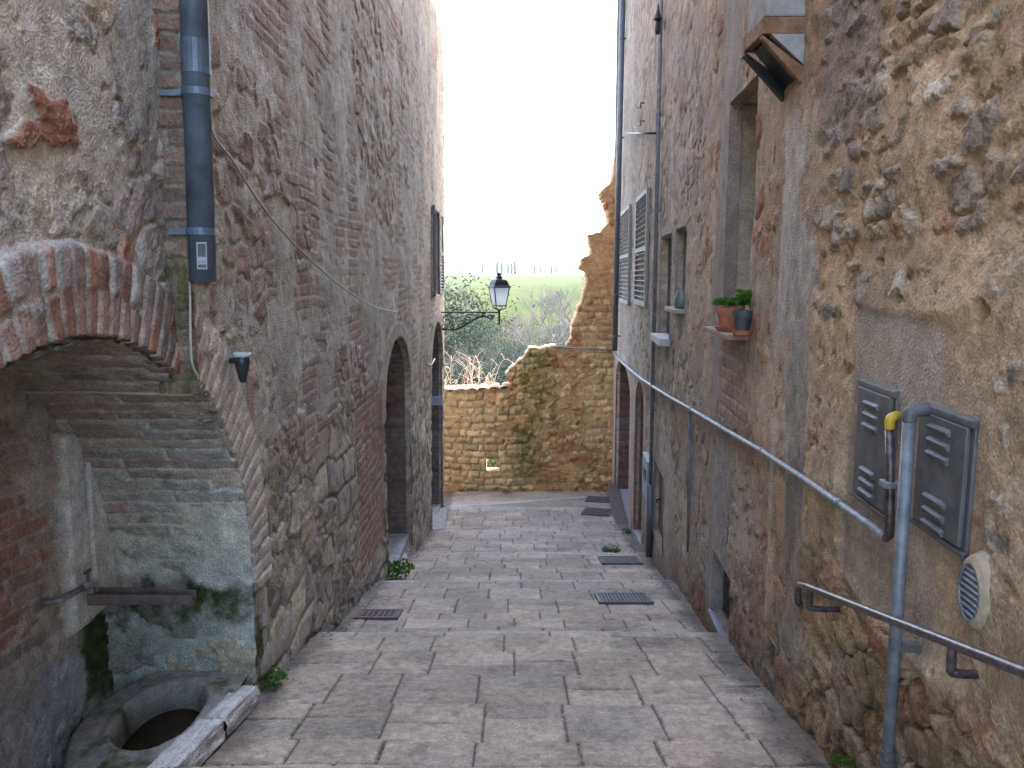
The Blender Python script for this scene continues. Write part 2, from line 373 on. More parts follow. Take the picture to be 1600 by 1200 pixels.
# slab layout: bands across the lane between steps
bands = []                                     # (y0,y1,type,seed)
ys = [a for a, b in ST if a >= .42 and a < 12]
ys = [.42, 2.445, 4.515, 6.576, 8.65, 10.93, 13.2]
for i in range(len(ys) - 1):
    y = ys[i] + (.0)
    bands.append((y, ys[i + 1] - .13, 0))
def slabs(x, y):
    """slab id and distance to nearest joint"""
    idv = np.zeros(x.shape); e = np.full(x.shape, 9.); nose = np.zeros(x.shape)
    rnd = random.Random(3)
    for i in range(len(ys) - 1):
        a, b = ys[i], ys[i + 1]; nz = .14
        cuts = [a]
        while cuts[-1] < b - nz - .45: cuts.append(cuts[-1] + rnd.choice([.19, .22, .21, .40, .42, .43]))
        if b - nz - cuts[-1] < .14: cuts.pop()
        cuts.append(b - nz); cuts.append(b)
        for j in range(len(cuts) - 1):
            c0, c1 = cuts[j], cuts[j + 1]; m = (y >= c0) & (y < c1); isn = j == len(cuts) - 2
            xs = [-2.2 + rnd.random() * .4]
            while xs[-1] < 2.6: xs.append(xs[-1] + (rnd.uniform(.45, .8) if isn else rnd.uniform(.27, .48)))
            xs = np.array(xs); k = np.searchsorted(xs, x[m]) - 1; k = np.clip(k, 0, len(xs) - 2)
            ex = np.minimum(x[m] - xs[k], xs[k + 1] - x[m]); ey0 = y[m] - c0; ey1 = c1 - y[m]
            idd = H(k, k * 0 + i * 50 + j, 4); ex = ex - .0012
            split = (H(k, k * 0 + i * 50 + j, 8) < .72) & (c1 - c0 > .36)
            ym = c0 + (c1 - c0) * (.4 + .2 * H(k, k * 0 + j, 12)); lowp = y[m] < ym
            eyy = np.minimum(ey0, ey1); eyy = np.where(split, np.minimum(eyy, np.abs(y[m] - ym)), eyy) + .003
            idd = np.where(split & lowp, (idd * 31.7) % 1, idd)
            e[m] = np.minimum(ex, eyy); idv[m] = idd; nose[m] = isn
    return idv, e, nose
PAVE = [(.31, .275, .25), (.285, .255, .235), (.34, .30, .265), (.27, .235, .215), (.33, .28, .24), (.30, .25, .22)]
def street_hc(x, y):
    xx = x + (fbm(x * 6, y * 6, 2, 90) - .5) * .006; yy = y + (fbm(x * 5, y * 5, 2, 91) - .5) * .006
    idv, e, nose = slabs(xx, yy)
    e = e + (fbm(x * 45, y * 45, 3, 92) - .5) * .006
    jm = ss(.0008, .006, e); rd = ss(0, .02, e)
    h = -.010 * (1 - jm) + .003 * rd + (idv - .5) * .006 + (fbm(x * 1.5, y * 1.5, 3, 93) - .5) * .03 + (fbm(x * 35, y * 35, 3, 94) - .5) * .003
    c = sh(pick(PAVE, idv) * .75 + np.array((.305, .27, .245)) * .25, (fbm(x * 3, y * 3, 5, 95, .6) - .5) * .7 + (fbm(x * 70, y * 70, 2, 89) - .5) * .5)
    c = c * np.array([1.24, 1.09, .89])
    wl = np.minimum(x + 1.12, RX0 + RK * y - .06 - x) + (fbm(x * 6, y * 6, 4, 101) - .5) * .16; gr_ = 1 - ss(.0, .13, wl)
    edge = ss(.45, 1.1, np.abs(x - .25 - .06 * (y - 2)))           # reddish dust along the walls
    rd_ = edge * ss(.42, .62, fbm(x * 1.7, y * 1.7, 4, 96)) * ss(0, .6, x + .2)
    c = c * (1 - rd_ * .45)[..., None] + np.array((.29, .185, .125)) * (rd_ * .45)[..., None]
    dk = ss(.62, .75, fbm(x * 12, y * 12, 4, 97)); c = sh(c, -dk * .22)
    c = np.where((nose > .5)[..., None], c * .72 + np.array((.46, .43, .385)) * .28, c)
    joint = np.array((.065, .052, .04)) * (1 + .0 * x)[..., None]
    c = joint * (1 - jm)[..., None] + c * jm[..., None]
    # worn nose edge, and a darker strip just past it on the lower tread
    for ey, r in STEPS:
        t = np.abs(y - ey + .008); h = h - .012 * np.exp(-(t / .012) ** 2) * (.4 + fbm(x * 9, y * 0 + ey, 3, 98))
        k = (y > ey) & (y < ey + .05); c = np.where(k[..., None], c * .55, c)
    # far court: beyond the diagonal border the paving is pinkish concrete
    bl = 13.25 + (x + 1.15) * .42 - .02 * x; far = ss(-.01, .01, y - bl); brd = (np.abs(y - bl + .06) < .07)
    cc = sh(np.zeros(c.shape) + np.array((.40, .315, .235)), (fbm(x * 2, y * 3, 5, 99, .6) - .5) * .6)
    c = c * (1 - far)[..., None] + cc * far[..., None]; c = np.where(brd[..., None], np.array((.44, .41, .37)), c)
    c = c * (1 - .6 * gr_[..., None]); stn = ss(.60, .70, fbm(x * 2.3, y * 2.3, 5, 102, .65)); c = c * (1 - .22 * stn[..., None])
    mj = ss(.5, .62, fbm(x * 4, y * 4, 3, 103)) * (1 - jm); c = c * (1 - .5 * mj[..., None]) + np.array((.05, .065, .02)) * (.5 * mj[..., None])
    far2 = far; h = h * (1 - far2) + far2 * ((fbm(x * 2, y * 2, 4, 93) - .5) * .02)
    return h, c
Y = list(seg(-3, .06, 1.4, .02, 1.9))
y = 1.9
while y < 15.6:
    y += max(.006, min(.03, y * y / 1500)); Y.append(y)
Y = np.array(Y)
for e, r in STEPS:                              # exact riser rows
    Y = np.delete(Y, np.where(np.abs(Y - e) < .004)); Y = np.sort(np.append(Y, [e - .0005, e + .0015]))
X = seg(-1.75, .02, -1.35, .008, 1.3, .009, 2.1)
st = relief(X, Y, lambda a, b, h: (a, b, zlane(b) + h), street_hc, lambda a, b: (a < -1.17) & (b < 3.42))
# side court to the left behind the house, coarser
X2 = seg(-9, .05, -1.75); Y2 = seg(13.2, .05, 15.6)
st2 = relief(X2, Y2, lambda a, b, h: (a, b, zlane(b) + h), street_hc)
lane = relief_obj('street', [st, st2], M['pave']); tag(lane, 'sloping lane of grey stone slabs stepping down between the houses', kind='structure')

# ================================================================== LEFT HOUSE
YC, RR, ZC = 2.2, 1.17, -1.34                   # niche arch
SOF = .6                                        # niche depth
def arch_cut(S, Z, yc, r, zc, zb=-9):
    return ((np.abs(S - yc) < r) & (Z < zc) & (Z > zb)) | ((S - yc) ** 2 + (Z - zc) ** 2 < r * r) & (Z >= zc)
def earch(s0, s1, zs, zt, zb):
    """pointed-round opening between s0..s1, springing zs, crown zt, bottom zb"""
    c = (s0 + s1) / 2; a = (s1 - s0) / 2
    return lambda S, Z: (np.abs(S - c) < a) & (Z > zb) & (Z < zs + (zt - zs) * np.sqrt(np.clip(1 - ((S - c) / a) ** 2, 0, 1)))
A1 = (7.08, 8.78, -1.22, -.62, -3.05)
A2 = (11.0, 12.75, -1.35, -.70, -3.95)
cutA1 = earch(*A1); cutA2 = earch(*A2)
WL = (11.5, 12.3, -.28, .92)                    # window of the left house
def cutL(S, Z):
    return arch_cut(S, Z, YC, RR, ZC) | cutA1(S, Z) | cutA2(S, Z) | ((S > WL[0]) & (S < WL[1]) & (Z > WL[2]) & (Z < WL[3]))
def left_near(s, z):                            # rendered rubble left of the downpipe, brick voussoirs
    A = rubble(s, z, 11, .21, .16, .055, STONE_G + [(.34, .29, .25), (.30, .14, .085)], (.37, .325, .275), .2)
    P = plaster(s, z, 14, (.41, .36, .30), .022, .02)
    A = cover(A, P, -.05 + .25 * ss(.2, .6, z), 16, s, z)
    lt = ss(.58, .66, fbm(s * 2.2 + 5, z * 2.2, 4, 19)); A = paint(A, (.40, .37, .34), lt * .5)
    A = (A[0] * .6, A[1] * 1.12)
    A = voussoirs(A, s, z)
    return A
def voussoirs(A, s, z):
    dx = s - YC; dz = z - ZC; r = np.sqrt(dx * dx + dz * dz) + (fbm(s * 4, z * 4, 3, 23) - .5) * .05
    ang = np.arctan2(dz, dx); a = ang * (RR + .12) + (fbm(s * 5, z * 5, 2, 24) - .5) * .02
    bw = .068; k = np.floor(a / bw); f = (a / bw - k); e = np.minimum(f, 1 - f) * bw
    e = e + (fbm(s * 30, z * 30, 2, 25) - .5) * .008
    cut = RR + .12 + .03 * (H(k, k * 0, 26) - .5); two = np.abs(r - cut)
    e = np.minimum(e, np.where(H(k, k * 0, 29) < .55, two, 1))
    idv = H(k, (r > cut) * 1, 27); m = ss(.006, .013, e)
    c = pick([(.30, .165, .12), (.29, .185, .145), (.33, .20, .145), (.28, .20, .17), (.32, .16, .105), (.27, .21, .18)], idv)
    c = sh(c, (fbm(s * 18, z * 18, 4, 28) - .5) * .6)
    h = .03 + m * .012 + (idv - .5) * .010 + (fbm(s * 20, z * 20, 4, 30) - .5) * .010
    mort = sh(np.zeros(c.shape) + np.array((.46, .425, .375)), (fbm(s * 25, z * 25, 2, 31) - .5) * .5)
    V = (h, mort * (1 - m)[..., None] + c * m[..., None])
    sm = ss(.60, .70, fbm(s * 4, z * 4, 4, 33)); V = (V[0] + sm * .006, V[1] * (1 - sm * .4)[..., None] + np.array((.39, .35, .32)) * (sm * .4)[..., None])
    gy = ss(2.86, 2.95, s) * .6; V = (V[0], V[1] * (1 - gy)[..., None] + np.array((.27, .235, .215)) * gy[..., None] * (.7 + .6 * V[1][..., :1] / .25))
    low = ss(-.35, -.1, z - ZC); mask = (1 - ss(RR + .23, RR + .26, r)) * ((z > ZC - .05))
    return mix(A, V, mask)
def left_far(s, z):
    st = ss(-1.15, -.75, z + (fbm(s * 1.5, z * 1.5, 3, 50) - .5) * .9 + (s - 4) * .02)     # 0 low stone, 1 upper
    sq = ashlar(s, z, 41, .23, .36, [(.34, .29, .225), (.28, .24, .205), (.38, .31, .21), (.31, .265, .22), (.26, .225, .2)], (.17, .14, .115), .05)
    ru = rubble(s, z, 43, .19, .15, .06, STONE_G, (.21, .18, .15), .15)
    low = mix(sq, ru, ss(.42, .52, fbm(s * 1.2, z * 1.6, 3, 45)))
    up = rubble(s, z, 47, .17, .12, .045, [(.28, .235, .2), (.24, .2, .18), (.32, .27, .215), (.27, .19, .155), (.24, .15, .12), (.30, .25, .21)], (.27, .23, .195), .2)
    br = bricks(s, z, 49, .066, .26, (.31, .27, .235), [(.22, .135, .11), (.25, .145, .11), (.205, .14, .12), (.27, .165, .13), (.23, .165, .14)], .015)
    bm = ss(.52, .56, fbm(s * .9 + 3, z * .7, 3, 53) + .06 * ss(.5, 3, z))
    up = mix(up, br, bm)
    # bricked patches seen on the wall
    for (a, b, c0, c1, sd) in ((3.35, 5.6, .9, 3.2, 61), (3.75, 4.25, -.32, .35, 62), (5.7, 6.6, -2.2, -.8, 63), (4.9, 6.8, -.5, .6, 64), (8.9, 12.9, -.6, 4, 66)):
        up = mix(up, bricks(s, z, 68 + sd, .066, .26, (.30, .26, .225), [(.24, .135, .105), (.27, .15, .115), (.22, .14, .12), (.25, .175, .15)], .014), box(s, z, a, b, c0, c1, sd, .12))
    A = mix(low, up, st)
    A = mix(A, bricks(s, z, 69, .066, .25, (.26, .22, .185), [(.27, .12, .08), (.24, .12, .09), (.28, .15, .11)], .014), box(s, z, 5.75, 6.95, -2.3, -.85, 63, .15) * .95)
    P = plaster(s, z, 55, (.33, .285, .24), .014, .012)
    cov = -.38 + .4 * st - .8 * (1 - st)
    A = cover(A, P, cov, 57, s, z)
    # smooth grey mortar smear and red tile strip beside the arch
    A = mix(A, plaster(s, z, 58, (.33, .30, .28), .03, .008), box(s, z, 3.19, 3.42, -.75, -.30, 71, .05) * .9)
    A = mix(A, flat(s, .035, (.27, .13, .11)), box(s, z, 3.40, 3.47, -1.12, -.43, 72, .012, .006))
    A = mix(A, flat(s, .035, (.31, .29, .28)), box(s, z, 3.475, 3.53, -1.6, -.8, 73, .012, .008))
    A = voussoirs(A, s, z) if float(np.min(s)) < 3.8 else A
    # door arch rings
    for (s0, s1, zs, zt, zb) in (A1, A2):
        c = (s0 + s1) / 2; a = (s1 - s0) / 2; q = np.sqrt(((s - c) / (a + .02)) ** 2 + (np.maximum(z - zs, 0) / (zt - zs)) ** 2)
        ring = ss(.98, 1.0, q) * (1 - ss(1.24, 1.28, q)) * (z > zs - .1)
        an = np.arctan2((z - zs) / (zt - zs), (s - c) / a) * 1.0; k = np.floor(an * 13); f = an * 13 - k
        mm = ss(.05, .18, np.minimum(f, 1 - f)); cc = pick([(.28, .20, .165), (.25, .19, .165), (.30, .21, .17)], H(k, k * 0, 75))
        V = (.03 + .006 * mm + (fbm(s * 12, z * 12, 3, 76) - .5) * .01, cc * mm[..., None] + np.array((.30, .27, .24)) * (1 - mm)[..., None])
        A = mix(A, V, ring)
    A = moss(A, s, z, box(s, z, 3.33, 3.5, -2.1, -1.35, 77, .06, .1) * .62, 78)
    gz = z - zlane(s); A = moss(A, s, z, (1 - ss(.02, .25, gz)) * .42, 79)
    lum = A[1].mean(-1, keepdims=True); A = (A[0] * (.62 - .12 * st), (A[1] * .66 + lum * .34) * np.array([1.20, 1.13, 1.0]))
    return A
LEFT = empty('stone_house', (-1.15, 8, -3.2)); tag(LEFT, 'tall grey stone and brick house on the left with a deep arched niche', 'house')
def under(o, root):                              # parent but keep the world position
    o.parent = root; o.location = tuple(-c for c in root.location); return o
def lpos(base): return lambda s, z, h: (base + h + .011 * (z + 3.9) * ss(6, 12, s), s, z)    # the far end leans a little over the lane
parts = []
for (U, V, fn, base) in (
    (seg(-1.2, .05, .9, .03, 1.65, .0065, 2.85), seg(-2.4, .012, -1.9, .0065, 1.05, .05, 5.1), left_near, -1.23),
    (seg(2.85, .006, 3.6, .009, 4.6, .013, 6.2), seg(-3.2, .03, -2.75, .009, 2.15, .06, 5.1), left_far, -1.15),
    (seg(6.2, .02, 9, .027, 13.1), seg(-4.4, .018, 4.4, .08, 5.1), left_far, -1.15)):
    parts.append(relief(U, V, lpos(base), fn, cutL, flip=False))
# step where the far house stands 8 cm proud; mossy edge
V = seg(-.42, .006, 1.0, .06, 5.1); U = seg(-1.26, .005, -1.12)
def step_hc(x, z):
    A = bricks(x * 1. + 9, z, 81, .062, .2, (.22, .2, .15), [(.2, .13, .1), (.24, .16, .12)], .01)
    return moss(A, x * 3, z, .2 + .42 * (1 - ss(.0, .2, z)), 82, .4, (.09, .085, .03))
parts.append(relief(U, V, lambda x, z, h: (x, 2.85 - h - .002, z), step_hc, flip=True))
# gable end (coarse)
parts.append(relief(seg(1.15, .05, 8), seg(-4.4, .05, 5.1), lambda a, z, h: (-a, 13.1 + h * .6, z), lambda a, z: left_far(a + 20, z), flip=True))
wl = relief_obj('wall', parts, M['wall']); under(wl, LEFT)
# niche soffit + jamb  (a = arc coordinate from left foot over the crown to right foot)
zf = -2.35; LJ = ZC - zf
def npath(a):
    a = np.asarray(a); b = a - LJ; th = np.pi - b / RR
    s = np.where(b < 0, YC - RR, np.where(b > np.pi * RR, YC + RR, YC + RR * np.cos(th)))
    z = np.where(b < 0, zf + a, np.where(b > np.pi * RR, ZC - (b - np.pi * RR), ZC + RR * np.sin(th)))
    ns = np.where(b < 0, 1., np.where(b > np.pi * RR, -1., -np.cos(th))); nz = np.where((b < 0) | (b > np.pi * RR), 0., -np.sin(th))
    return s, z, ns, nz
TOT = 2 * LJ + np.pi * RR
def sof_hc(a, dpt):
    d0 = dpt; low = ss(TOT - LJ + .02, TOT - LJ + .12, a + (fbm(d0 * 5, a * 2, 2, 101) - .5) * .1)
    B = bricks(d0 + .3, a, 102, .058, .29, (.38, .355, .315), [(.33, .24, .195), (.31, .25, .215), (.35, .26, .21), (.31, .265, .23), (.34, .30, .27)], .016, .12, .008)
    P = plaster(d0, a, 104, (.40, .365, .305), .018, .018); B2 = cover(B, P, -.35 + .4 * ss(TOT - 1.75, TOT - 1.1, a), 105, d0, a)
    Rb = cover(rubble(d0, a, 106, .22, .17, .05, STONE_G, (.22, .2, .17), .2), P, .1, 107, d0, a)
    A = mix(B2, Rb, low)
    mo = .33 * ss(TOT - 1.5, TOT - .6, a) + .45 * ss(.0, .3, .42 - dpt) * np.exp(-((a - (TOT - 1.9)) / .45) ** 2) + .50 * np.exp(-((a - (TOT - LJ + .05)) / .12) ** 2) + .60 * ss(TOT - .42, TOT - .30, a)
    A = paint(A, (.15, .15, .12), .55 * ss(.45, .60, fbm(d0 * 5, a * 5, 4, 124)) * ss(TOT - 1.5, TOT - .5, a))
    A = moss(A, d0, a, mo, 108, .34, (.045, .055, .018))
    return tint(A, (.94, .98, .9), ss(TOT - 1.6, TOT - .8, a) * ss(.4, .6, fbm(d0 * 3, a * 3, 3, 109)))
def sof_pos(a, dpt, h):
    s, z, ns, nz = npath(a); return (np.where(s < 2.85, -1.25, -1.17) - dpt, s + ns * h, z + nz * h)
under(relief_obj('arch_soffit', [relief(seg(0, .03, 1.2, .012, 2.2, .0065, TOT), seg(-.04, .008, SOF + .06), sof_pos, sof_hc, flip=True)], M['wall']), LEFT)
# niche back wall
BX = -1.8
def back_hc(s, z):
    B = bricks(s, z, 111, .06, .26, (.33, .29, .25), [(.31, .17, .13), (.29, .2, .165), (.33, .23, .19), (.29, .235, .2)], .014)
    B = cover(B, plaster(s, z, 112, (.37, .325, .28), .014, .02), .18 - .5 * ss(.0, .3, 3.05 - s) * ss(-1.75, -1.5, z), 113, s, z)
    A = B
    arch = (z < -.62 - (s - 2.9) * .15 - 1.5 * np.clip(s - 3.2, 0, 1) ** 1.5)
    pl = plaster(s, z, 114, (.46, .43, .395), .02, .008, .25)
    m1 = box(s, z, 3.03, 3.55, -1.42, -.60, 115, .02, .012)
    A = mix(A, (pl[0] + .045, pl[1] * 1.2), m1)
    A = mix(A, (pl[0] + .02, pl[1] * .82), box(s, z, 3.17, 3.2, -1.25, -.7, 116, .01, .006))
    A = mix(A, plaster(s, z, 117, (.42, .40, .39), .02, .015), box(s, z, 2.2, 3.12, -2.4, -1.52, 118, .08, .03) * .9)
    A = moss(A, s, z, box(s, z, 3.12, 3.6, -1.75, -1.40, 119, .06, .08) * .95 + (1 - ss(-1.86, -1.7, z)) * .42 + .3 * box(s, z, 2.5, 3.6, -2.3, -1.85, 120, .1, .1), 121)
    return A
under(relief_obj('niche_back', [relief(seg(.9, .02, 2.2, .007, 3.55), seg(-2.45, .008, -.1), lpos(BX), back_hc)], M['wall']), LEFT)
# niche floor
def nfloor(x, y):
    A = rubble(x, y, 131, .2, .2, .05, [(.2, .18, .15), (.16, .15, .12)], (.08, .07, .055)); return moss(A, x, y, .5 + 0 * x, 132)
under(relief_obj('niche_floor', [relief(seg(-1.95, .015, -1.05), seg(.9, .03, 2.2, .012, 3.6), lambda x, y, h: (x, y, -2.06 + h), nfloor)], M['wall']), LEFT)
def recess(name, side, outline, depth, root, seed, mort=(.22, .19, .165), pal=None, step=.03, closed=False, plain=None):
    """reveal of an opening: outline = list of (s,z), walked so that the opening lies on its left"""
    P = np.array(outline); seglen = np.hypot(*np.diff(P, axis=0).T); cum = np.concatenate([[0], np.cumsum(seglen)])
    a = np.unique(np.concatenate([np.arange(0, cum[-1], step), cum]))
    s = np.interp(a, cum, P[:, 0]); z = np.interp(a, cum, P[:, 1])
    D = seg(-.02, .02, depth)
    AA, DD = np.meshgrid(a, D, indexing='ij')
    if plain is None: h, c = bricks(DD + .2, AA, seed, .062, .24, mort, pal or [(.2, .125, .1), (.175, .125, .105), (.225, .15, .12)], .01, .1)
    else: h, c = plaster(DD, AA, seed, plain, .0, .006)
    S = np.interp(AA, cum, P[:, 0]); Z = np.interp(AA, cum, P[:, 1])
    x = (XL(S) - DD) if side == 'L' else (XR(S) + DD)
    co = np.stack([x, S, Z], -1).reshape(-1, 3); idx = np.arange(len(a) * len(D)).reshape(len(a), len(D))
    q = np.stack([idx[:-1, :-1], idx[1:, :-1], idx[1:, 1:], idx[:-1, 1:]], -1).reshape(-1, 4)
    o = link(name, raw_mesh(name, co, q, c.reshape(-1, 3), False), None, M['wall']); return under(o, root)
def arch_outline(A, grow=.012):
    s0, s1, zs, zt, zb = A; s0 -= grow; s1 += grow; zt += grow; c = (s0 + s1) / 2; a = (s1 - s0) / 2
    pts = [(s0, zb), (s0, zs)]
    for i in range(1, 20): th = math.pi - math.pi * i / 20; pts.append((c + a * math.cos(th), zs + (zt - zs) * math.sin(th)))
    return pts + [(s1, zs), (s1, zb)]
def rect_outline(s0, s1, z0, z1, g=.01): return [(s0 - g, z0 - g), (s0 - g, z1 + g), (s1 + g, z1 + g), (s1 + g, z0 - g), (s0 - g, z0 - g)]
recess('door_reveal', 'L', arch_outline(A1), .42, LEFT, 141)
recess('door_reveal', 'L', arch_outline(A2), .42, LEFT, 142, pal=[(.17, .14, .125), (.14, .12, .11), (.2, .165, .14)])
recess('window_reveal', 'L', rect_outline(*WL), .25, LEFT, 143, plain=(.28, .25, .22))
def plank_door(side, s0, s1, zb, zt, depth, root, name='door', mat='darkwood'):
    g = MB(); n = max(3, int((s1 - s0) / .14)); x = (lambda s: float(XL(s)) - depth) if side == 'L' else (lambda s: float(XR(s)) + depth)
    for i in range(n):
        a = s0 + (s1 - s0) * i / n; b = s0 + (s1 - s0) * (i + 1) / n - .006; c = (a + b) / 2
        g.box((x(c), c, (zb + zt) / 2), (.04, b - a, zt - zb), 0 if side == 'L' else -math.atan(RK))
    o = g.build(name, M[mat], None, bevel=.004); under(o, root)
    k = MB(); sg = 1 if side == 'L' else -1; c = s0 + (s1 - s0) * .82; zz = zb + (zt - zb) * .47
    k.tube([(x(c) + sg * .02, c, zz), (x(c) + sg * .07, c, zz), (x(c) + sg * .07, c - .1, zz)], .009, 6)
    h = k.build('handle', M['iron'], o, smooth=True); return o
plank_door('L', A1[0] - .1, A1[1] + .1, A1[4] - .1, A1[3] + .15, .40, LEFT)
plank_door('L', A2[0] - .1, A2[1] + .1, A2[4] - .1, A2[3] + .15, .40, LEFT)
def window(side, s0, s1, z0, z1, depth, root, mat='shutd', wdt=.05, bars=1):
    x = (lambda s: float(XL(s)) - depth) if side == 'L' else (lambda s: float(XR(s)) + depth); sg = 1 if side == 'L' else -1
    rz = 0 if side == 'L' else -math.atan(RK); g = MB(); c = (s0 + s1) / 2
    for s in (s0 + wdt / 2, s1 - wdt / 2): g.box((x(s), s, (z0 + z1) / 2), (.06, wdt, z1 - z0), rz)
    for i in range(bars): s = s0 + (s1 - s0) * (i + 1) / (bars + 1); g.box((x(s), s, (z0 + z1) / 2), (.052, wdt * .8, z1 - z0 - .1), rz)
    for z in (z0 + wdt / 2, z1 - wdt / 2, z0 + (z1 - z0) * .62): g.box((x(c), c, z), (.056, s1 - s0 - .01, wdt), rz)
    f = g.build('window', M[mat], None, bevel=.004); under(f, root)
    p = MB().box((x(c) - sg * .01, c, (z0 + z1) / 2), (.008, s1 - s0, z1 - z0), rz).build('pane', M['glassdark'], f)
    return f
window('L', WL[0], WL[1], WL[2], WL[3], .2, LEFT)
def shutter_mesh(w, h, mat, root_name='shutter', slat=.045):
    """louvred leaf in local coords: width along +X, height +Z, thickness Y; origin at lower hinge corner"""
    g = MB(); t = .035; b = .055
    g.box((b / 2, 0, h / 2), (b, t, h)); g.box((w - b / 2, 0, h / 2), (b, t, h))
    for z in (b / 2, h - b / 2, h * .5): g.box((w / 2, 0, z), (w - 2 * b, t, b))
    f = g.build(root_name, M[mat], None, bevel=.003); s = MB(); n = int((h - .12) / slat)
    for i in range(n):
        z = .06 + (h - .12) * (i + .5) / n
        s.box((w / 2, 0, z), (w - 2 * b + .006, .042, .007), 0, R(38))
    sl_ = s.build('louvres', M[mat], f); return f
def put_shutter(o, root, loc, rz):
    o.parent = root; o.location = Vector(loc) - root.location; o.rotation_euler = (0, 0, rz); return o
s1_ = shutter_mesh(.42, 1.24, 'shutd'); put_shutter(s1_, LEFT, (-1.10, WL[0] + .02, WL[2] - .01), R(-90 + 5))
s2_ = shutter_mesh(.42, 1.24, 'shutd'); put_shutter(s2_, LEFT, (-1.115, WL[1] + .0, WL[2] - .01), R(90 - 5))
# body behind the skins and roof
def body(root, x0, x1, y0, y1, z0, z1, sgn, notch=None):
    g = MB(); g.box(((x0 + x1) / 2, (y0 + y1) / 2, (z0 + z1) / 2), (abs(x1 - x0), y1 - y0, z1 - z0)); o = g.build('wall_core', M['core'], None); under(o, root)
    return o
M['core'] = simple('wall_core_plaster', (.3, .26, .22), .9, 0, .2, 3, .2)
body(LEFT, -7.9, -1.87, -1.2, 13.06, -5, 5.08, 1)
#MB().quadbox([(-1.84, 3.6, -5), (-1.6, 3.6, -5), (-1.6, 13.05, -5), (-1.84, 13.05, -5), (-1.84, 3.6, 7.9), (-1.6, 3.6, 7.9), (-1.6, 13.05, 7.9), (-1.84, 13.05, 7.9)])
def roof(root, x0, x1, y0, y1, z, ridge):
    g = MB(); xm = (x0 + x1) / 2; t = .12
    g.quadbox([(x0, y0, z), (xm, y0, z + ridge), (xm, y1, z + ridge), (x0, y1, z), (x0, y0, z + t), (xm, y0, z + ridge + t), (xm, y1, z + ridge + t), (x0, y1, z + t)])
    g.quadbox([(xm + .002, y0, z + ridge), (x1, y0, z), (x1, y1, z), (xm + .002, y1, z + ridge), (xm + .002, y0, z + ridge + t), (x1, y0, z + t), (x1, y1, z + t), (xm + .002, y1, z + ridge + t)])
    for i in range(int((y1 - y0) / .22)):
        yy = y0 + .11 + i * .22
        for a, b in ((x0, xm), (x1, xm)): g.tube([(a, yy, z + t + .01), (b, yy, z + ridge + t + .01)], .07, 6)
    under(g.build('roof', M['terra']), root)
roof(LEFT, -8.2, -1.1, -1.3, 13.3, 5.12, 1.6)

# ================================================================== RIGHT HOUSE
RIGHT = empty('plastered_house', (1.4, 8, -3.2)); tag(RIGHT, 'ochre rubble and grey plaster house on the right with louvred shutters', 'house')
def sz(u0, v0, u1, v1, off=0):
    a = RW(u0, v0, off); b = RW(u1, v1, off); return a, b
# openings (s0,s1,z0,z1) from the photo
W1 = (3.02, 3.0)
wa = RW(1178, 490); wb = RW(1135, 490); wt = RW(1178, 133)
W1 = (wa[0], wb[0], RW(1150, 522)[1], wt[1])
n1 = RW(1048, 530); n1b = RW(1037, 367); n2 = RW(1073, 480); n2b = RW(1060, 357)
W2 = (n1[0], n1b[0], n1[1], RW(1048, 367)[1]); W3 = (n2[0], n2b[0], RW(1073, 478)[1], RW(1073, 357)[1])
q = RW(985, 628); D1 = (RW(985, 700)[0], RW(962.5, 700)[0], -1.75, -1.36, -4.0)
D2 = (RW(1007, 700)[0], RW(994, 700)[0], -1.62, -1.30, -3.7)
CW = (RW(1146, 930)[0], RW(1117, 930)[0], -2.0, -1.45)       # sloping cellar window
HV = (RW(1217, 1020)[0], RW(1203, 1020)[0], -1.62, -1.42)
HT = (RW(1040, 760)[0], RW(1024, 760)[0], -2.9, -2.05)
CWz = (RW(1130, 985)[1], RW(1130, 880)[1]); CW = (CW[0], CW[1], CWz[0], CWz[1])
HVz = (RW(1210, 1052)[1], RW(1210, 1000)[1]); HV = (HV[0], HV[1], HVz[0], HVz[1])
HTz = (RW(1031, 850)[1], RW(1031, 730)[1]); HT = (HT[0], HT[1], HTz[0], HTz[1])
def rc(S, Z, o): return (S > o[0]) & (S < o[1]) & (Z > o[2]) & (Z < o[3])
cD1 = earch(*D1); cD2 = earch(*D2)
def cutR(S, Z):
    return rc(S, Z, W1) | rc(S, Z, W2) | rc(S, Z, W3) | cD1(S, Z) | cD2(S, Z) | rc(S, Z, CW) | rc(S, Z, HV) | rc(S, Z, HT)
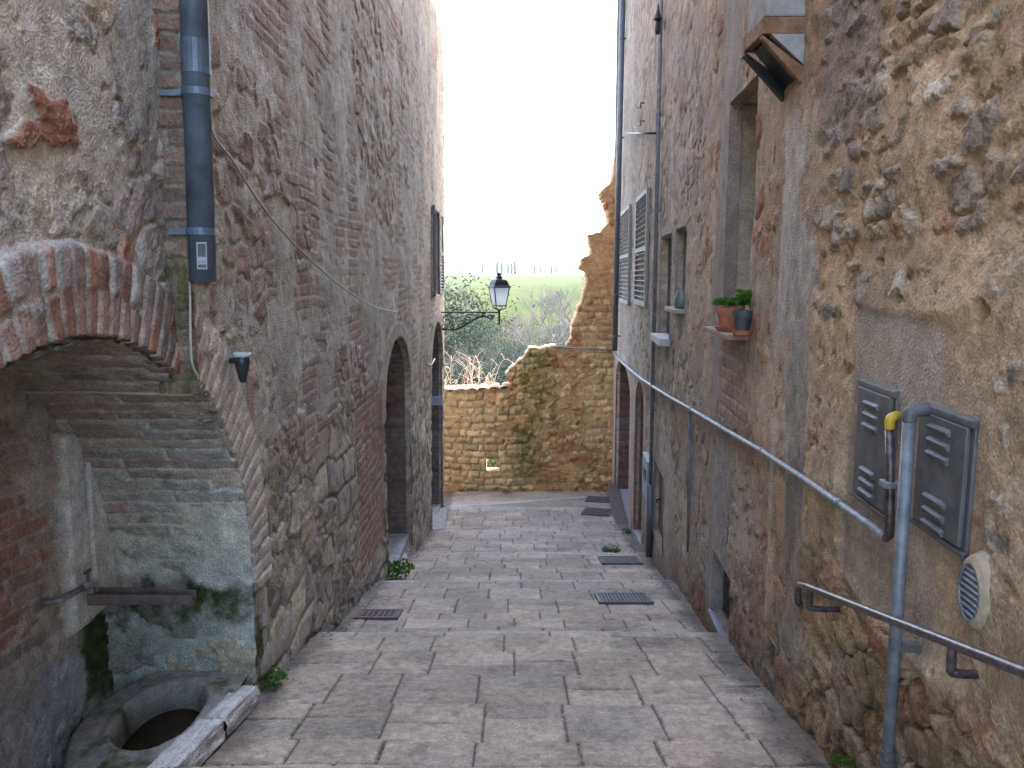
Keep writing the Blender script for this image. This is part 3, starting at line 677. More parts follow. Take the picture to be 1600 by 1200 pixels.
def right_wall(s, z):
    near = 1 - ss(2.9, 3.5, s + (fbm(s * 2, z * 2, 3, 201) - .5) * .3)
    rb = rubble(s, z, 203, .13, .09, .058, STONE_O + [(.29, .225, .165), (.31, .25, .19), (.42, .36, .27), (.27, .215, .165)], (.33, .235, .135), .26)
    rbL = rubble(s, z, 205, .23, .15, .10, STONE_O, (.20, .13, .07), .18)
    lowm = ss(-.75, -1.15, z + (fbm(s * 2, z * 2, 3, 206) - .5) * .5)
    A = mix(rb, rbL, 1 - ss(-1.1, -.85, z + (fbm(s * 2, z * 2, 3, 206) - .5) * .3))
    # single brick rows
    for zz, a, b in ((.07, 1.6, 2.75), (-.28, 1.6, 2.0), (-.93, 1.65, 2.05), (.34, 2.0, 2.7)):
        A = mix(A, bricks(s, z - zz - .034, 208, .07, .16, MORT_O, [(.32, .13, .075), (.27, .13, .085), (.3, .19, .12)], .02, .1), box(s, z, a, b, zz - .035, zz + .035, 209, .035, .01, 6))
    P = plaster(s, z, 211, (.41, .295, .175), .05, .03)
    cov = -.34 + 1.0 * box(s, z, 1.2, 3.2, -.98, -.02, 212, .15, .15) - 1.3 * (1 - ss(-1.25, -.95, z)) - .35 * ss(.0, .3, z)
    cov = cov - .25 * ss(.45, .55, fbm(s * 1.5 + 4, z * 1.5, 3, 216)); A = cover(A, P, cov, 213, s, z, .006)
    # cement patch round the cabinets
    A = mix(A, plaster(s, z, 214, (.30, .25, .20), .055, .010), box(s, z, 1.98, 2.62, -.98, -.10, 215, .05, .03) * .85)
    # middle: brown plaster over stone
    B = rubble(s, z, 221, .2, .16, .06, [(.34, .25, .15), (.28, .21, .14), (.37, .28, .18), (.30, .19, .11), (.32, .16, .09)], (.28, .205, .13), .2)
    B = cover(B, plaster(s, z, 223, (.345, .26, .17), .03, .016), -.25 + .75 * ss(-1.3, -.6, z), 224, s, z)
    # far: grey-mauve render and brick remnants
    D = rubble(s, z, 231, .19, .13, .04, STONE_G, (.27, .23, .2), .2)
    D = mix(D, bricks(s, z, 232, .066, .26, (.3, .25, .21), [(.27, .15, .11), (.24, .14, .11), (.29, .18, .14)], .012), np.maximum(box(s, z, 11.6, 14.4, -1.2, 3.5, 233, .3), box(s, z, 6.4, 8.6, -3, -1.6, 234, .4)))
    D = cover(D, plaster(s, z, 235, (.32, .265, .21), .02, .016), .0, 236, s, z)
    mid = ss(5.0, 6.0, s + (fbm(s, z, 3, 238) - .5) * 1.2)
    far = mix(B, D, mid)
    A = mix(far, A, near)
    # long vertical cement runs
    k = (fbm(s * 2 + 3, z * .8, 3, 241) - .5) * .10
    a0, a1 = 3.02, 3.52
    strip = ss(a0 + k, a0 + .06 + k, s) * (1 - ss(a1 + k, a1 + .07 + k, s)) * (1 - ss(.62, .68, z)) * ss(-1.75, -1.5, z)
    A = mix(A, plaster(s, z * .5, 243, (.33, .295, .25), .05, .012, .6), strip * ss(.30, .42, fbm(s * 5, z * 2, 4, 242)))
    k2 = (fbm(s + 9, z * .9, 3, 244) - .5) * .3
    st2 = ss(4.35 + k2, 4.5 + k2, s) * (1 - ss(5.0 + k2, 5.1 + k2, s))
    A = mix(A, plaster(s, z * .5, 245, (.215, .195, .175), .045, .008), st2 * .85)
    A = paint(A, (.20, .18, .17), box(s, z, 2.55, 3.1, .45, 2.2, 246, .06, .04) * .6)
    # brick apron under the large window
    ap = box(s, z, W1[0] - .03, W1[1] + .03, W1[2] - .52, W1[2] - .04, 247, .03, .01)
    A = mix(A, (lambda b: (b[0] + .045, b[1]))(bricks(s, z, 248, .075, .2, (.31, .26, .22), [(.30, .18, .14), (.27, .18, .15), (.33, .22, .17)], .012, .1)), ap)
    gr = box(s, z, 3.6, 5.6, -2.2, -.9, 249, .35, .1); A = paint(A, (.27, .245, .225), gr * .45)
    rd = ss(.60, .72, fbm(s * 1.6, z * 1.6, 4, 250)) * (1 - ss(-1.0, -.6, z)) * ss(.0, .4, s - 2.6); A = tint(A, (1.0, .82, .66), rd * .8)
    dp = 1 - ss(.05, .45, z - zlane(s) + (fbm(s * 2.5, z * 2, 3, 251) - .5) * .4); A = tint(A, (.66, .60, .55), dp)
    for (s0, s1, zs, zt, zb) in (D1, D2):
        c = (s0 + s1) / 2; a = (s1 - s0) / 2; qq = np.sqrt(((s - c) / (a + .02)) ** 2 + (np.maximum(z - zs, 0) / (zt - zs)) ** 2)
        ring = ss(.98, 1.0, qq) * (1 - ss(1.26, 1.34, qq)) * (z > zb)
        A = mix(A, plaster(s, z, 254, (.36, .26, .22), .045, .008), ring * .9)
    h = A[0] * (.45 + .3 * near) - .03 * near
    cabm = box(s, z, 1.74, 2.62, -1.0, -.12, 218, .015, .03); h = h * (1 - cabm) + (np.clip(h, -.02, .006)) * cabm
    lum = A[1].mean(-1, keepdims=True); return (h, (A[1] * .8 + lum * .2) * np.array([1.08, 1.0, .93]))
def rpos(s, z, h): return (XR(s) - h, s + 0 * h, z)
parts = []
for U, V in (((seg(-1.2, .05, .9, .03, 1.65, .0065, 2.9)), seg(-2.4, .02, -2.2, .0065, 1.1, .05, 5.4)),
             (seg(2.9, .0075, 3.7, .010, 4.8, .015, 6.4), seg(-3.3, .03, -2.9, .010, 2.2, .06, 5.4)),
             (seg(6.4, .02, 9, .03, 14.85), seg(-4.5, .018, 4.9, .08, 5.4))):
    parts.append(relief(U, V, rpos, right_wall, cutR, flip=True))
parts.append(relief(seg(1.85, .08, 8), seg(-4.5, .08, 5.4), lambda a, z, h: (a, 14.85 + h * .5, z), lambda a, z: right_wall(a + 20, z)))
under(relief_obj('wall', parts, M['wall']), RIGHT)
g = MB(); k = float(XR(-1.2)) + .62; k2 = float(XR(14.83)) + .62
g.quadbox([(k, -1.2, -5), (8, -1.2, -5), (8, 14.82, -5), (k2, 14.82, -5), (k, -1.2, 5.38), (8, -1.2, 5.38), (8, 14.82, 5.38), (k2, 14.82, 5.38)])
under(g.build('wall_core', M['core']), RIGHT)
roof(RIGHT, 1.05, 8.3, -1.3, 15, 5.42, 1.5)
PLG = (.31, .265, .22)
recess('window_reveal', 'R', rect_outline(*W1), .30, RIGHT, 261, plain=(.42, .34, .25))
recess('window_reveal', 'R', rect_outline(*W2), .22, RIGHT, 262, plain=(.24, .215, .19)); recess('window_reveal', 'R', rect_outline(*W3), .22, RIGHT, 263, plain=(.30, .275, .24))
recess('door_reveal', 'R', arch_outline(D1), .34, RIGHT, 264, pal=[(.24, .12, .095), (.2, .11, .09), (.22, .13, .1)]); recess('door_reveal', 'R', arch_outline(D2), .3, RIGHT, 265, pal=[(.24, .13, .1), (.2, .12, .1)])
recess('cellar_reveal', 'R', rect_outline(*CW), .2, RIGHT, 266, plain=(.15, .13, .11)); recess('vent_reveal', 'R', rect_outline(*HV), .15, RIGHT, 267, plain=(.15, .13, .11)); recess('hatch_reveal', 'R', rect_outline(*HT), .1, RIGHT, 268, plain=(.2, .18, .16))
window('R', W1[0] - .02, W1[1] + .02, W1[2] - .02, W1[3] + .02, .26, RIGHT, 'oak', .07)
window('R', W2[0], W2[1], W2[2], W2[3], .2, RIGHT, 'shutd', .04, 0); window('R', W3[0], W3[1], W3[2], W3[3], .2, RIGHT, 'shutd', .04, 0)
plank_door('R', D1[0] - .1, D1[1] + .1, D1[4] - .1, D1[3] + .1, .32, RIGHT); plank_door('R', D2[0] - .1, D2[1] + .1, D2[4] - .1, D2[3] + .1, .28, RIGHT)
plank_door('R', HT[0] - .05, HT[1] + .05, HT[2] - .05, HT[3] + .05, .06, RIGHT, 'hatch', 'cab')
# cellar window bars and mesh vent
for o, nm in ((CW, 'cellar_grille'), (HV, 'vent_grille')):
    g = MB(); n = 9
    for i in range(n):
        s = o[0] + (o[1] - o[0]) * (i + .5) / n; g.box((float(XR(s)) + .07, s, (o[2] + o[3]) / 2), (.012, .012, o[3] - o[2]))
    for i in range(10):
        z = o[2] + (o[3] - o[2]) * (i + .5) / 10; c = (o[0] + o[1]) / 2; g.box((float(XR(c)) + .075, c, z), (.008, o[1] - o[0], .008), -math.atan(RK))
    c = (o[0] + o[1]) / 2; g.box((float(XR(c)) + .14, c, (o[2] + o[3]) / 2), (.01, o[1] - o[0] + .04, o[3] - o[2] + .04), -math.atan(RK))
    under(g.build(nm, M['grate']), RIGHT)
c = (CW[0] + CW[1]) / 2; g = MB().box((float(XR(c)) - .015, c, CW[2] - .01), (.04, CW[1] - CW[0] + .06, .025), -math.atan(RK)); under(g.build('sill', M['pipe'], None, bevel=.004), RIGHT)
for root, side, A_ in ((LEFT, 'L', A1), (LEFT, 'L', A2), (RIGHT, 'R', D1), (RIGHT, 'R', D2)):
    c = (A_[0] + A_[1]) / 2; sg = -1 if side == 'L' else 1; xw = float(XL(c)) if side == 'L' else float(XR(c))
    P_ = []
    for dz in (-.5, .03):
        for (dx, yy) in ((.02, A_[0] - .01), (.5, A_[0] - .01), (.5, A_[1] + .01), (.02, A_[1] + .01)): P_.append((xw + sg * dx, yy, float(zlane(c)) + dz))
    under(MB().quadbox(P_).build('threshold', M['greyp'], None), root)
# louvred shutters of the far windows (closed leaves lying on the wall)
for (u0, u1, vt, vb, nm) in ((968, 982, 322, 477, 'a'), (992, 1009, 297, 480, 'b')):
    a = RW(u1, vb, .04); b = RW(u0, vb, .04); zt = RW(u1, vt, .04)[1]; wd = b[0] - a[0]
    sh_ = shutter_mesh(wd, zt - a[1], 'shut', slat=.06)
    put_shutter(sh_, RIGHT, (float(XR(a[0])) - .04, a[0], a[1]), R(90) - math.atan(RK))
# low plinth kerb of red brick at far door
s0, s1 = D1[0], D1[1]; g = MB().box((float(XR((s0 + s1) / 2)) - .04, (s0 + s1) / 2, float(zlane((s0 + s1) / 2)) + .03), (.18, s1 - s0 + .3, .14), -math.atan(RK)); under(g.build('doorstep', M['rusty'], None, bevel=.01), RIGHT)
#@@OBJECTS
# ================================================================== RUINED WALL closing the lane
YW = 14.80
prof = [(613, 640), (607, 790), (604, 797), (585, 790), (572, 800), (560, 818), (545, 828), (540, 888), (520, 893), (500, 898), (480, 904), (460, 911), (440, 916), (428, 915), (418, 905), (405, 911), (398, 921), (385, 924), (374, 922), (367, 921), (362, 938), (350, 950), (335, 950), (318, 945), (300, 937), (285, 955), (262, 958), (240, 966)]
pz = np.array([AY(u, v, YW)[1] for v, u in prof]); px = np.array([AY(u, v, YW)[0] for v, u in prof]); px[0] = -9.5
hole = (AY(760, 728, YW)[0], AY(781, 728, YW)[0], AY(770, 741, YW)[1], AY(770, 716, YW)[1])
def wall_hc(x, z):
    u_ = x; big = ashlar(x, z, 301, .135, .20, [(.46, .37, .22), (.42, .34, .21), (.50, .40, .25), (.36, .28, .17)], (.22, .15, .075), .05)
    thin = bricks(x, z, 303, .055, .20, (.29, .19, .09), [(.36, .25, .13), (.33, .20, .10), (.30, .15, .075), (.40, .29, .16), (.27, .2, .11)], .02, .5)
    rub = rubble(x, z, 305, .14, .10, .06, [(.45, .34, .19), (.38, .27, .14), (.33, .20, .10), (.48, .39, .24), (.34, .16, .08)], (.27, .175, .085), .2)
    A = mix(thin, rub, ss(.44, .50, fbm(x * 1.3, z * 1.3, 3, 307)))
    A = mix(A, big, ss(.50, .54, fbm(x * 1.1 + 7, z * 1.4, 3, 308) + .05 * ss(0, .6, x)))
    A = cover(A, plaster(x, z, 309, (.42, .29, .15), .03, .02), -.45 + .7 * ss(-1.5, .5, z), 310, x, z)
    A = (A[0], A[1] * np.array([1.24, 1.13, 1.0]))
    tw = ss(-1.7, -1.0, z); A = (A[0], A[1] * (1 - tw[..., None] * np.array([.12, .2, .2])))  # upper tower darker and browner: its shade is put into the colour
    m = np.exp(-((x - .35 - (z + 2.6) * .1) / .42) ** 2) * ss(-4.1, -3.7, z) * (1 - ss(-1.5, -1.0, z))
    A = moss(A, x, z, .22 + .46 * m, 312, .42, (.13, .13, .035))
    A = moss(A, x, z, (1 - ss(.05, .18, z - zlane(14.8))) * .45, 313)
    return A
def inside(x, z):
    zz = z + (fbm(x * 6, z * 6, 3, 315) - .5) * .06
    xe = np.interp(zz, pz, px) + (fbm(x * 7, z * 7, 3, 316) - .5) * .10 * (zz > pz[2])
    return (x > xe) & (zz < pz[-1])
U = seg(-9, .06, -1.7, .017, 2.35, .1, 4.0); V = seg(-4.5, .017, 3.2)
Sx, Sz = np.meshgrid(U, V, indexing='ij'); hh, cc = wall_hc(Sx, Sz)
cx = (Sx[:-1, :-1] + Sx[1:, 1:]) / 2; cz = (Sz[:-1, :-1] + Sz[1:, 1:]) / 2
keep = inside(cx, cz) & ~((cx > hole[0]) & (cx < hole[1]) & (cz > hole[2]) & (cz < hole[3]))
nU, nV = Sx.shape; idx = np.arange(nU * nV).reshape(nU, nV); N0 = nU * nV
front = np.stack([Sx, YW - hh * .8, Sz], -1).reshape(-1, 3); back = np.stack([Sx, YW + .5 + hh * .6, Sz], -1).reshape(-1, 3)
Q = np.stack([idx[:-1, :-1], idx[1:, :-1], idx[1:, 1:], idx[:-1, 1:]], -1)
fq = Q[keep]; bq = fq[:, ::-1] + N0; kp = np.pad(keep, 1); sides = []
for di, dj, (a, b) in ((-1, 0, (0, 3)), (1, 0, (2, 1)), (0, -1, (1, 0)), (0, 1, (3, 2))):
    nb = kp[1 + di:1 + di + keep.shape[0], 1 + dj:1 + dj + keep.shape[1]]; m_ = keep & ~nb; qq = Q[m_]
    sides.append(np.stack([qq[:, a], qq[:, b], qq[:, b] + N0, qq[:, a] + N0], -1))
RW_ = empty('ruined_wall', (0, YW, -4.1)); tag(RW_, 'broken ochre stone wall with moss and a square hole, closing the lane', 'wall')
co = np.concatenate([front, back]); qs = np.concatenate([fq, bq] + sides); cl = np.concatenate([cc.reshape(-1, 3)] * 2)
under(link('wall', raw_mesh('wall', co, qs, cl, False), None, M['wall']), RW_)
rnd = random.Random(11)
x = -3.2
while x < -.02:                                  # coping tiles on the low part
    zt = float(np.interp(x, [-9, px[1]], [pz[0], pz[1]])) + .01
    zt = float(pz[0] + (pz[1] - pz[0]) * np.clip((x + 1.3) / 1.3, 0, 1)) + .0
    g = MB(); n = 7; L_ = .62; P0 = []; r = .085
    for k in range(n):
        a = math.pi * k / (n - 1)
        for yy, rr in ((YW - .07, r), (YW + .56, r * .85)):
            for t_ in (0, .014): P0.append((x + math.cos(a) * (rr + t_), yy, zt + math.sin(a) * (rr + t_) * .62))
    b = 0
    for k in range(n - 1):
        o_ = k * 4; g.quadbox([P0[o_], P0[o_ + 4], P0[o_ + 6], P0[o_ + 2], P0[o_ + 1], P0[o_ + 5], P0[o_ + 7], P0[o_ + 3]])
    under(g.build('coping_tile', M['copt'], None), RW_); x += .2 + rnd.uniform(-.01, .02)
def tube_thing(name, pts, r, mat, label, cat, n=8, group=None):
    o = MB().tube(pts, r, n).build(name, M[mat], smooth=True); tag(o, label, cat, group); return o
def P3(u, v, y): a = AY(u, v, y); return (a[0], y, a[1])
def LP(u, v, x=-1.11): a = LW(u, v, x); return (x, a[0], a[1])
def RP(u, v, off=.04): a = RW(u, v, off); return (RX0 - off + RK * a[0], a[0], a[1])
tube_thing('metal_rod', [P3(868, 538, 14.7), P3(882, 538, 14.7), P3(884, 543, 14.7), P3(868, 543, 14.68), P3(905, 544, 14.68), P3(956, 547, 14.68)], .014, 'steel', 'thin metal rod running across the top of the broken wall', 'rod')

# ================================================================== LEFT SIDE THINGS
# downpipe
DX = -1.085; b_ = LW(317, 440, DX); yb = b_[0]; zb = b_[1]; xt = AY(303, 0, yb)[0]; zt1 = AY(303, 0, yb)[1]
def dp(z): return (DX + (xt - DX) * (z - zb) / (zt1 - zb), yb, z)
DPI = empty('downpipe', (DX, yb, zb)); tag(DPI, 'blue grey metal downpipe ending above the mossy arch edge on the left house', 'downpipe')
under(MB().tube([dp(zb), dp(1.6), (dp(1.6)[0], yb, 5.05)], .046, 20).build('pipe', M['zinc'], smooth=True), DPI)
for v, hgt in ((362, .012), (145, .012), (90, .055)):
    z = AY(310, v, yb)[1]; under(MB().tube([dp(z - hgt), dp(z + hgt)], .0485 if hgt > .02 else .051, 20).build('pipe_joint' if hgt > .02 else 'clamp', M['zinc'], smooth=False), DPI)
    if hgt < .02: under(MB().box((DX - .06, yb, z), (.10, .012, .02)).build('bracket', M['zinc']), DPI)
sz_ = AY(316, 400, yb)[1]; g = MB(); st_ = MB()
def arcp(x_, z_, r_=.0475):
    a = x_ / r_; return (dp(z_)[0] + .25 * 0 + r_ * math.sin(a + .35), yb - r_ * math.cos(a + .35), z_)
for (x0_, x1_, z0_, z1_) in ((-.017, .017, -.046, .046),):
    for i in range(6):
        a0 = x0_ + (x1_ - x0_) * i / 6; a1 = x0_ + (x1_ - x0_) * (i + 1) / 6
        g.quad(arcp(a0, sz_ + z0_), arcp(a1, sz_ + z0_), arcp(a1, sz_ + z1_), arcp(a0, sz_ + z1_))
for (x0_, x1_, z0_, z1_) in ((-.013, .013, -.041, -.030), (-.013, .013, -.025, -.0235), (-.013, .010, -.020, -.0185), (-.013, .013, -.004, .041), ):
    for i in range(4):
        a0 = x0_ + (x1_ - x0_) * i / 4; a1 = x0_ + (x1_ - x0_) * (i + 1) / 4
        st_.quad(arcp(a0, sz_ + z0_, .0479), arcp(a1, sz_ + z0_, .0479), arcp(a1, sz_ + z1_, .0479), arcp(a0, sz_ + z1_, .0479))
sk = g.build('sticker', M['sign'], None); under(sk, DPI); st_.build('sticker_print', M['cab'], sk)
# cables
def smooth_pts(P, n=6):
    P = [Vector(p) for p in P]; out = []
    for i in range(len(P) - 1):
        p0 = P[max(i - 1, 0)]; p1 = P[i]; p2 = P[i + 1]; p3 = P[min(i + 2, len(P) - 1)]
        for k in range(n):
            t = k / n; out.append(.5 * ((2 * p1) + (p2 - p0) * t + (2 * p0 - 5 * p1 + 4 * p2 - p3) * t * t + (3 * p1 - p0 - 3 * p2 + p3) * t ** 3))
    return out + [P[-1]]
c1 = [LP(288, 146, -1.16), LP(290, 250, -1.15), LP(295, 380, -1.14), LP(297, 450, -1.13), LP(299, 560, -1.12)]
c1 += [(-1.125, 2.85, -.37), (-1.16, 2.865, -.425), (-1.28, 2.86, -.425), (-1.5, 2.83, -.415), (-1.77, 2.80, -.41)]
tube_thing('cable', smooth_pts(c1, 4), .0042, 'cable', 'beige cable beside the downpipe bending into the arched niche', 'cable')
c2 = [(-1.03, yb + .01, 5.05), (-1.035, yb + .01, 1.5), LP(327, 100, -1.04), LP(330, 200, -1.07), LP(362, 248), LP(400, 308), LP(440, 360), LP(482, 403), LP(530, 445), LP(575, 475), LP(600, 484), LP(620, 488)]
tube_thing('cable', smooth_pts(c2, 5), .0045, 'cable', 'pale cable sagging from the downpipe down across the left wall', 'cable')
tube_thing('cable', smooth_pts([LP(664, 564), LP(668, 569), LP(674, 569), LP(679, 561)], 5), .012, 'cable', 'short pale loop of cable left of the far arched doorway', 'cable')
# little black wall cup
q_ = LW(376, 556, -1.09); cup = empty('wall_ashtray', (-1.11, q_[0], q_[1] - .05)); tag(cup, 'black glazed cup with a pale rim fixed on the left stone wall', 'ashtray')
under(MB().lathe((-1.085, q_[0], q_[1]), [(.002, -.11), (.012, -.105), (.02, -.075), (.030, -.03), (.033, 0), (.030, 0), (.026, -.03), (.0, -.05)], 16).build('cup', M['blackp'], None, smooth=True), cup)
under(MB().lathe((-1.085, q_[0], q_[1]), [(.0335, -.003), (.036, 0), (.036, .012), (.029, .012), (.029, 0)], 16).build('rim', M['paleg'], None, smooth=True), cup)
under(MB().box((-1.125, q_[0], q_[1] - .02), (.04, .02, .02)).build('bracket', M['iron'], None), cup)
# tap and wooden spout in the niche
tp = LW(85, 940, BX + .06); T0 = Vector((BX + .02, tp[0], tp[1]))
tap = empty('water_tap', T0); tag(tap, 'old grey metal tap on the back wall of the niche, above the wooden spout', 'tap')
tb = LW(128, 946, -1.68)
under(MB().tube([T0, T0 + Vector((.05, 0, 0)), T0 + Vector((.06, .05, 0)), T0 + Vector((.07, .15, -.005))], .012, 10).build('pipe', M['steel'], None, smooth=True), tap)
e_ = T0 + Vector((.07, .15, -.005))
under(MB().tube([e_, e_ + Vector((.005, .03, 0)), e_ + Vector((.02, .055, -.01)), e_ + Vector((.022, .06, -.04))], [.018, .016, .013, .012], 10).build('body', M['steel'], None, smooth=True), tap)
under(MB().tube([e_ + Vector((.005, .03, .01)), e_ + Vector((.005, .03, .05))], .006, 8).box(tuple(e_ + Vector((.005, .03, .055))), (.012, .045, .01)).build('handle', M['rusty'], None, smooth=False), tap)
a = e_ + Vector((.0, .05, -.055)); b = a + Vector((.40, .05, -.02)); g = MB()
dr = (b - a).normalized(); pr = Vector((-dr.y, dr.x, 0)).normalized()
for off, zz, wd, hg in ((0, -.02, .075, .014), (.036, 0, .012, .045), (-.036, 0, .012, .045)):
    A_ = a + pr * off; B_ = b + pr * off * .75
    w2 = wd / 2; g.quadbox([A_ + pr * -w2 + Vector((0, 0, zz - hg / 2)), A_ + pr * w2 + Vector((0, 0, zz - hg / 2)), B_ + pr * w2 * .8 + Vector((0, 0, zz - hg / 2)), B_ - pr * w2 * .8 + Vector((0, 0, zz - hg / 2)),
                            A_ + pr * -w2 + Vector((0, 0, zz + hg / 2)), A_ + pr * w2 + Vector((0, 0, zz + hg / 2)), B_ + pr * w2 * .8 + Vector((0, 0, zz + hg * .3)), B_ - pr * w2 * .8 + Vector((0, 0, zz + hg * .3))])
sp = g.build('water_spout', M['spout'], None, bevel=.003); tag(sp, 'dark wooden channel jutting from the niche wall over the stone basin', 'spout')
# stone trough with an oval basin
TC = AZ(235, 1128, -1.74); tx, ty = TC[0] + .02, TC[1] + .05
def trough_hc(x, y):
    q = np.sqrt(((x - tx) / .155) ** 2 + ((y - ty) / .25) ** 2) + (fbm(x * 5, y * 5, 3, 401) - .5) * .12
    o = np.sqrt(((x - tx) / .30) ** 2 + ((y - ty) / .40) ** 2) + (fbm(x * 5, y * 5, 3, 402) - .5) * .15
    h = -.24 * (1 - ss(.80, 1.02, q)) - .42 * ss(.98, 1.35, o) * (x < tx + .1) + (fbm(x * 14, y * 14, 4, 403) - .5) * .018 + .012 * np.exp(-((q - 1.12) / .12) ** 2)
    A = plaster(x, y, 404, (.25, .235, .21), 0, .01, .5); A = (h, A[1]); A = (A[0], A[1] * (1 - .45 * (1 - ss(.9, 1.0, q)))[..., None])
    return moss(A, x, y, 0.45 * ss(1.0, 1.3, o) + .40, 405)
TR = empty('stone_basin', (tx, ty, -1.95)); tag(TR, 'worn grey stone basin with an oval bowl of brown water in the niche', 'basin')
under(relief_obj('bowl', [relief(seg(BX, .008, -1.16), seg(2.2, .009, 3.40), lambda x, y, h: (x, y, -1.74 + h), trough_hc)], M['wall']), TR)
under(MB().lathe((tx, ty, -1.845), [(.16, 0), (0, .0005)], 32, 1, 1.5).build('water', M['water'], None), TR)
g = MB(); lv = M['leafy']; random.seed(9)
for i in range(5):
    lx, ly = tx - .09 + random.uniform(-.02, .02), ty - .22 + random.uniform(-.03, .12); r_ = .012; a_ = random.random() * 6
    pts_ = [(lx + r_ * k_ * math.cos(a_ + t), ly + r_ * k_ * math.sin(a_ + t), -1.842) for t, k_ in ((0, 1.6), (1.57, .7), (3.14, 1.6), (4.71, .7))]; g.quad(*pts_)
lf = g.build('fallen_leaves', M['yleaf'], None); tag(lf, 'few yellow leaves floating on the water of the stone basin', 'leaves', kind='stuff')
# two kerb stones
for i, (ya, yb_) in enumerate(((2.30, 2.86), (2.875, 3.27))):
    def khc(a, t): return ((fbm(a * 9 + i * 5, t * 9, 4, 411) - .5) * .02, sh(np.zeros(a.shape + (3,)) + np.array((.47, .435, .39)), (fbm(a * 7, t * 20, 4, 412) - .5) * .6))
    W_, H_ = .045, .035
    def kpos(a, t, h):       # t runs round the section
        tt = t * 4; sx = np.interp(tt, [0, 1, 1.12, 2.88, 3, 4], [-1, -1, -.88, .88, 1, 1]); szz = np.interp(tt, [0, 1, 1.12, 2.88, 3, 4], [-1.5, .9, 1, 1, .9, -1.5])
        endr = 1 - .5 * np.clip(1 - np.minimum(a - ya, yb_ - a) / .012, 0, 1)
        z0 = np.interp(a, [2.3, 3.3], [-1.60, -1.80]); return (-1.145 + sx * (W_ + h) * 1, a + 0 * h, z0 + (szz * (H_) + h) * endr)
    kb = relief_obj('kerb_stone', [relief(seg(ya, .01, yb_), seg(0, .012, 1), kpos, khc, flip=True)], M['kerb'])
    tag(kb, ('pale kerb stone beside the basin, nearer of the two', 'pale kerb stone beside the basin, farther of the two')[i], 'kerb stone', 'kerb stones beside the basin')
# plaque in the far doorway
g = MB(); a = AY(671.5, 619, 12.68); b = AY(692, 633, 12.68); g.box(((a[0] + b[0]) / 2, 12.68, (a[1] + b[1]) / 2), (b[0] - a[0], .02, a[1] - b[1]))
pl_ = g.build('door_plaque', M['sign'], None, bevel=.003); tag(pl_, 'pale blue rectangular plaque inside the far arched doorway on the left', 'plaque')
# stone threshold at the far doorway
g = MB(); zz = float(zlane(12.0)); g.quadbox([(-1.5, 11.0, zz - .3), (-.93, 11.25, zz - .3), (-1.0, 12.9, zz - .5), (-1.5, 12.9, zz - .5), (-1.5, 11.0, zz + .16), (-.98, 11.3, zz + .10), (-1.06, 12.8, zz - .02), (-1.5, 12.9, zz - .02)])
o = g.build('doorstep', M['greyp'], None, bevel=.02); under(o, LEFT)
g = MB(); zz = float(zlane(7.6)); g.quadbox([(-1.12, 7.0, zz - .1), (-.98, 7.0, zz - .1), (-1.03, 8.0, zz - .3), (-1.12, 8.0, zz - .3), (-1.12, 7.0, zz + .14), (-1.04, 7.02, zz + .13), (-1.08, 7.95, zz + .03), (-1.12, 8.0, zz + .03)])
o = g.build('kerb_stone', M['core'], None, bevel=.008); tag(o, 'narrow kerb stone in front of the nearer doorway on the left, by a weed', 'kerb stone')

# street lantern on a scrolled bracket
YL = 12.6; SC = P3(780, 488, YL); cx_, cz_ = SC[0], SC[2]; x0w = -1.13
LMP = empty('street_lantern', (x0w, YL, cz_)); tag(LMP, 'black iron street lantern with white glass on a scrolled bracket', 'street lamp')
g = MB(); g.box(((x0w + cx_) / 2, YL, cz_), (cx_ - x0w, .028, .022)); g.box((x0w - .0, YL, cz_ - .10), (.03, .06, .34))
def spiral(c, r0, r1, a0, a1, n=22): return [(c[0] + (r0 + (r1 - r0) * i / n) * math.cos(a0 + (a1 - a0) * i / n), YL, c[1] + (r0 + (r1 - r0) * i / n) * math.sin(a0 + (a1 - a0) * i / n)) for i in range(n + 1)]
Lb = cx_ - x0w
low = [(x0w + .03, YL, cz_ - .27), (x0w + .2, YL, cz_ - .275), (x0w + .36, YL, cz_ - .22), (x0w + .52, YL, cz_ - .12), (x0w + .68, YL, cz_ - .06), (x0w + .80, YL, cz_ - .10), (x0w + .85, YL, cz_ - .05)]
g.tube(smooth_pts(low, 5), .014, 6)
for (dx_, dz_, r_, dr_, tw) in ((.12, -.13, .10, 1, 1), (.30, -.12, .085, -1, 1), (.20, -.22, .045, 1, 0), (.45, -.085, .06, 1, 1), (.57, -.06, .045, -1, 0), (.40, -.17, .035, -1, 0), (.68, -.05, .038, 1, 0), (.79, -.06, .045, -1, 0), (.06, -.22, .05, -1, 0)):
    g.tube(spiral((x0w + dx_, cz_ + dz_), r_, r_ * .18, .5, .5 + dr_ * 8.5), .0105, 5)
g.tube([(cx_, YL, cz_ - .17), (cx_, YL, cz_ + .03)], .016, 8); g.lathe((cx_, YL, cz_ - .18), [(0, -.02), (.018, -.01), (.02, 0), (.01, .02)], 8)
under(g.build('bracket', M['iron'], None, smooth=False), LMP)
zb_ = cz_ + .105; zt_ = zb_ + .29; wb_, wt_ = .115, .178; rot = R(45 + 22)
g = MB()
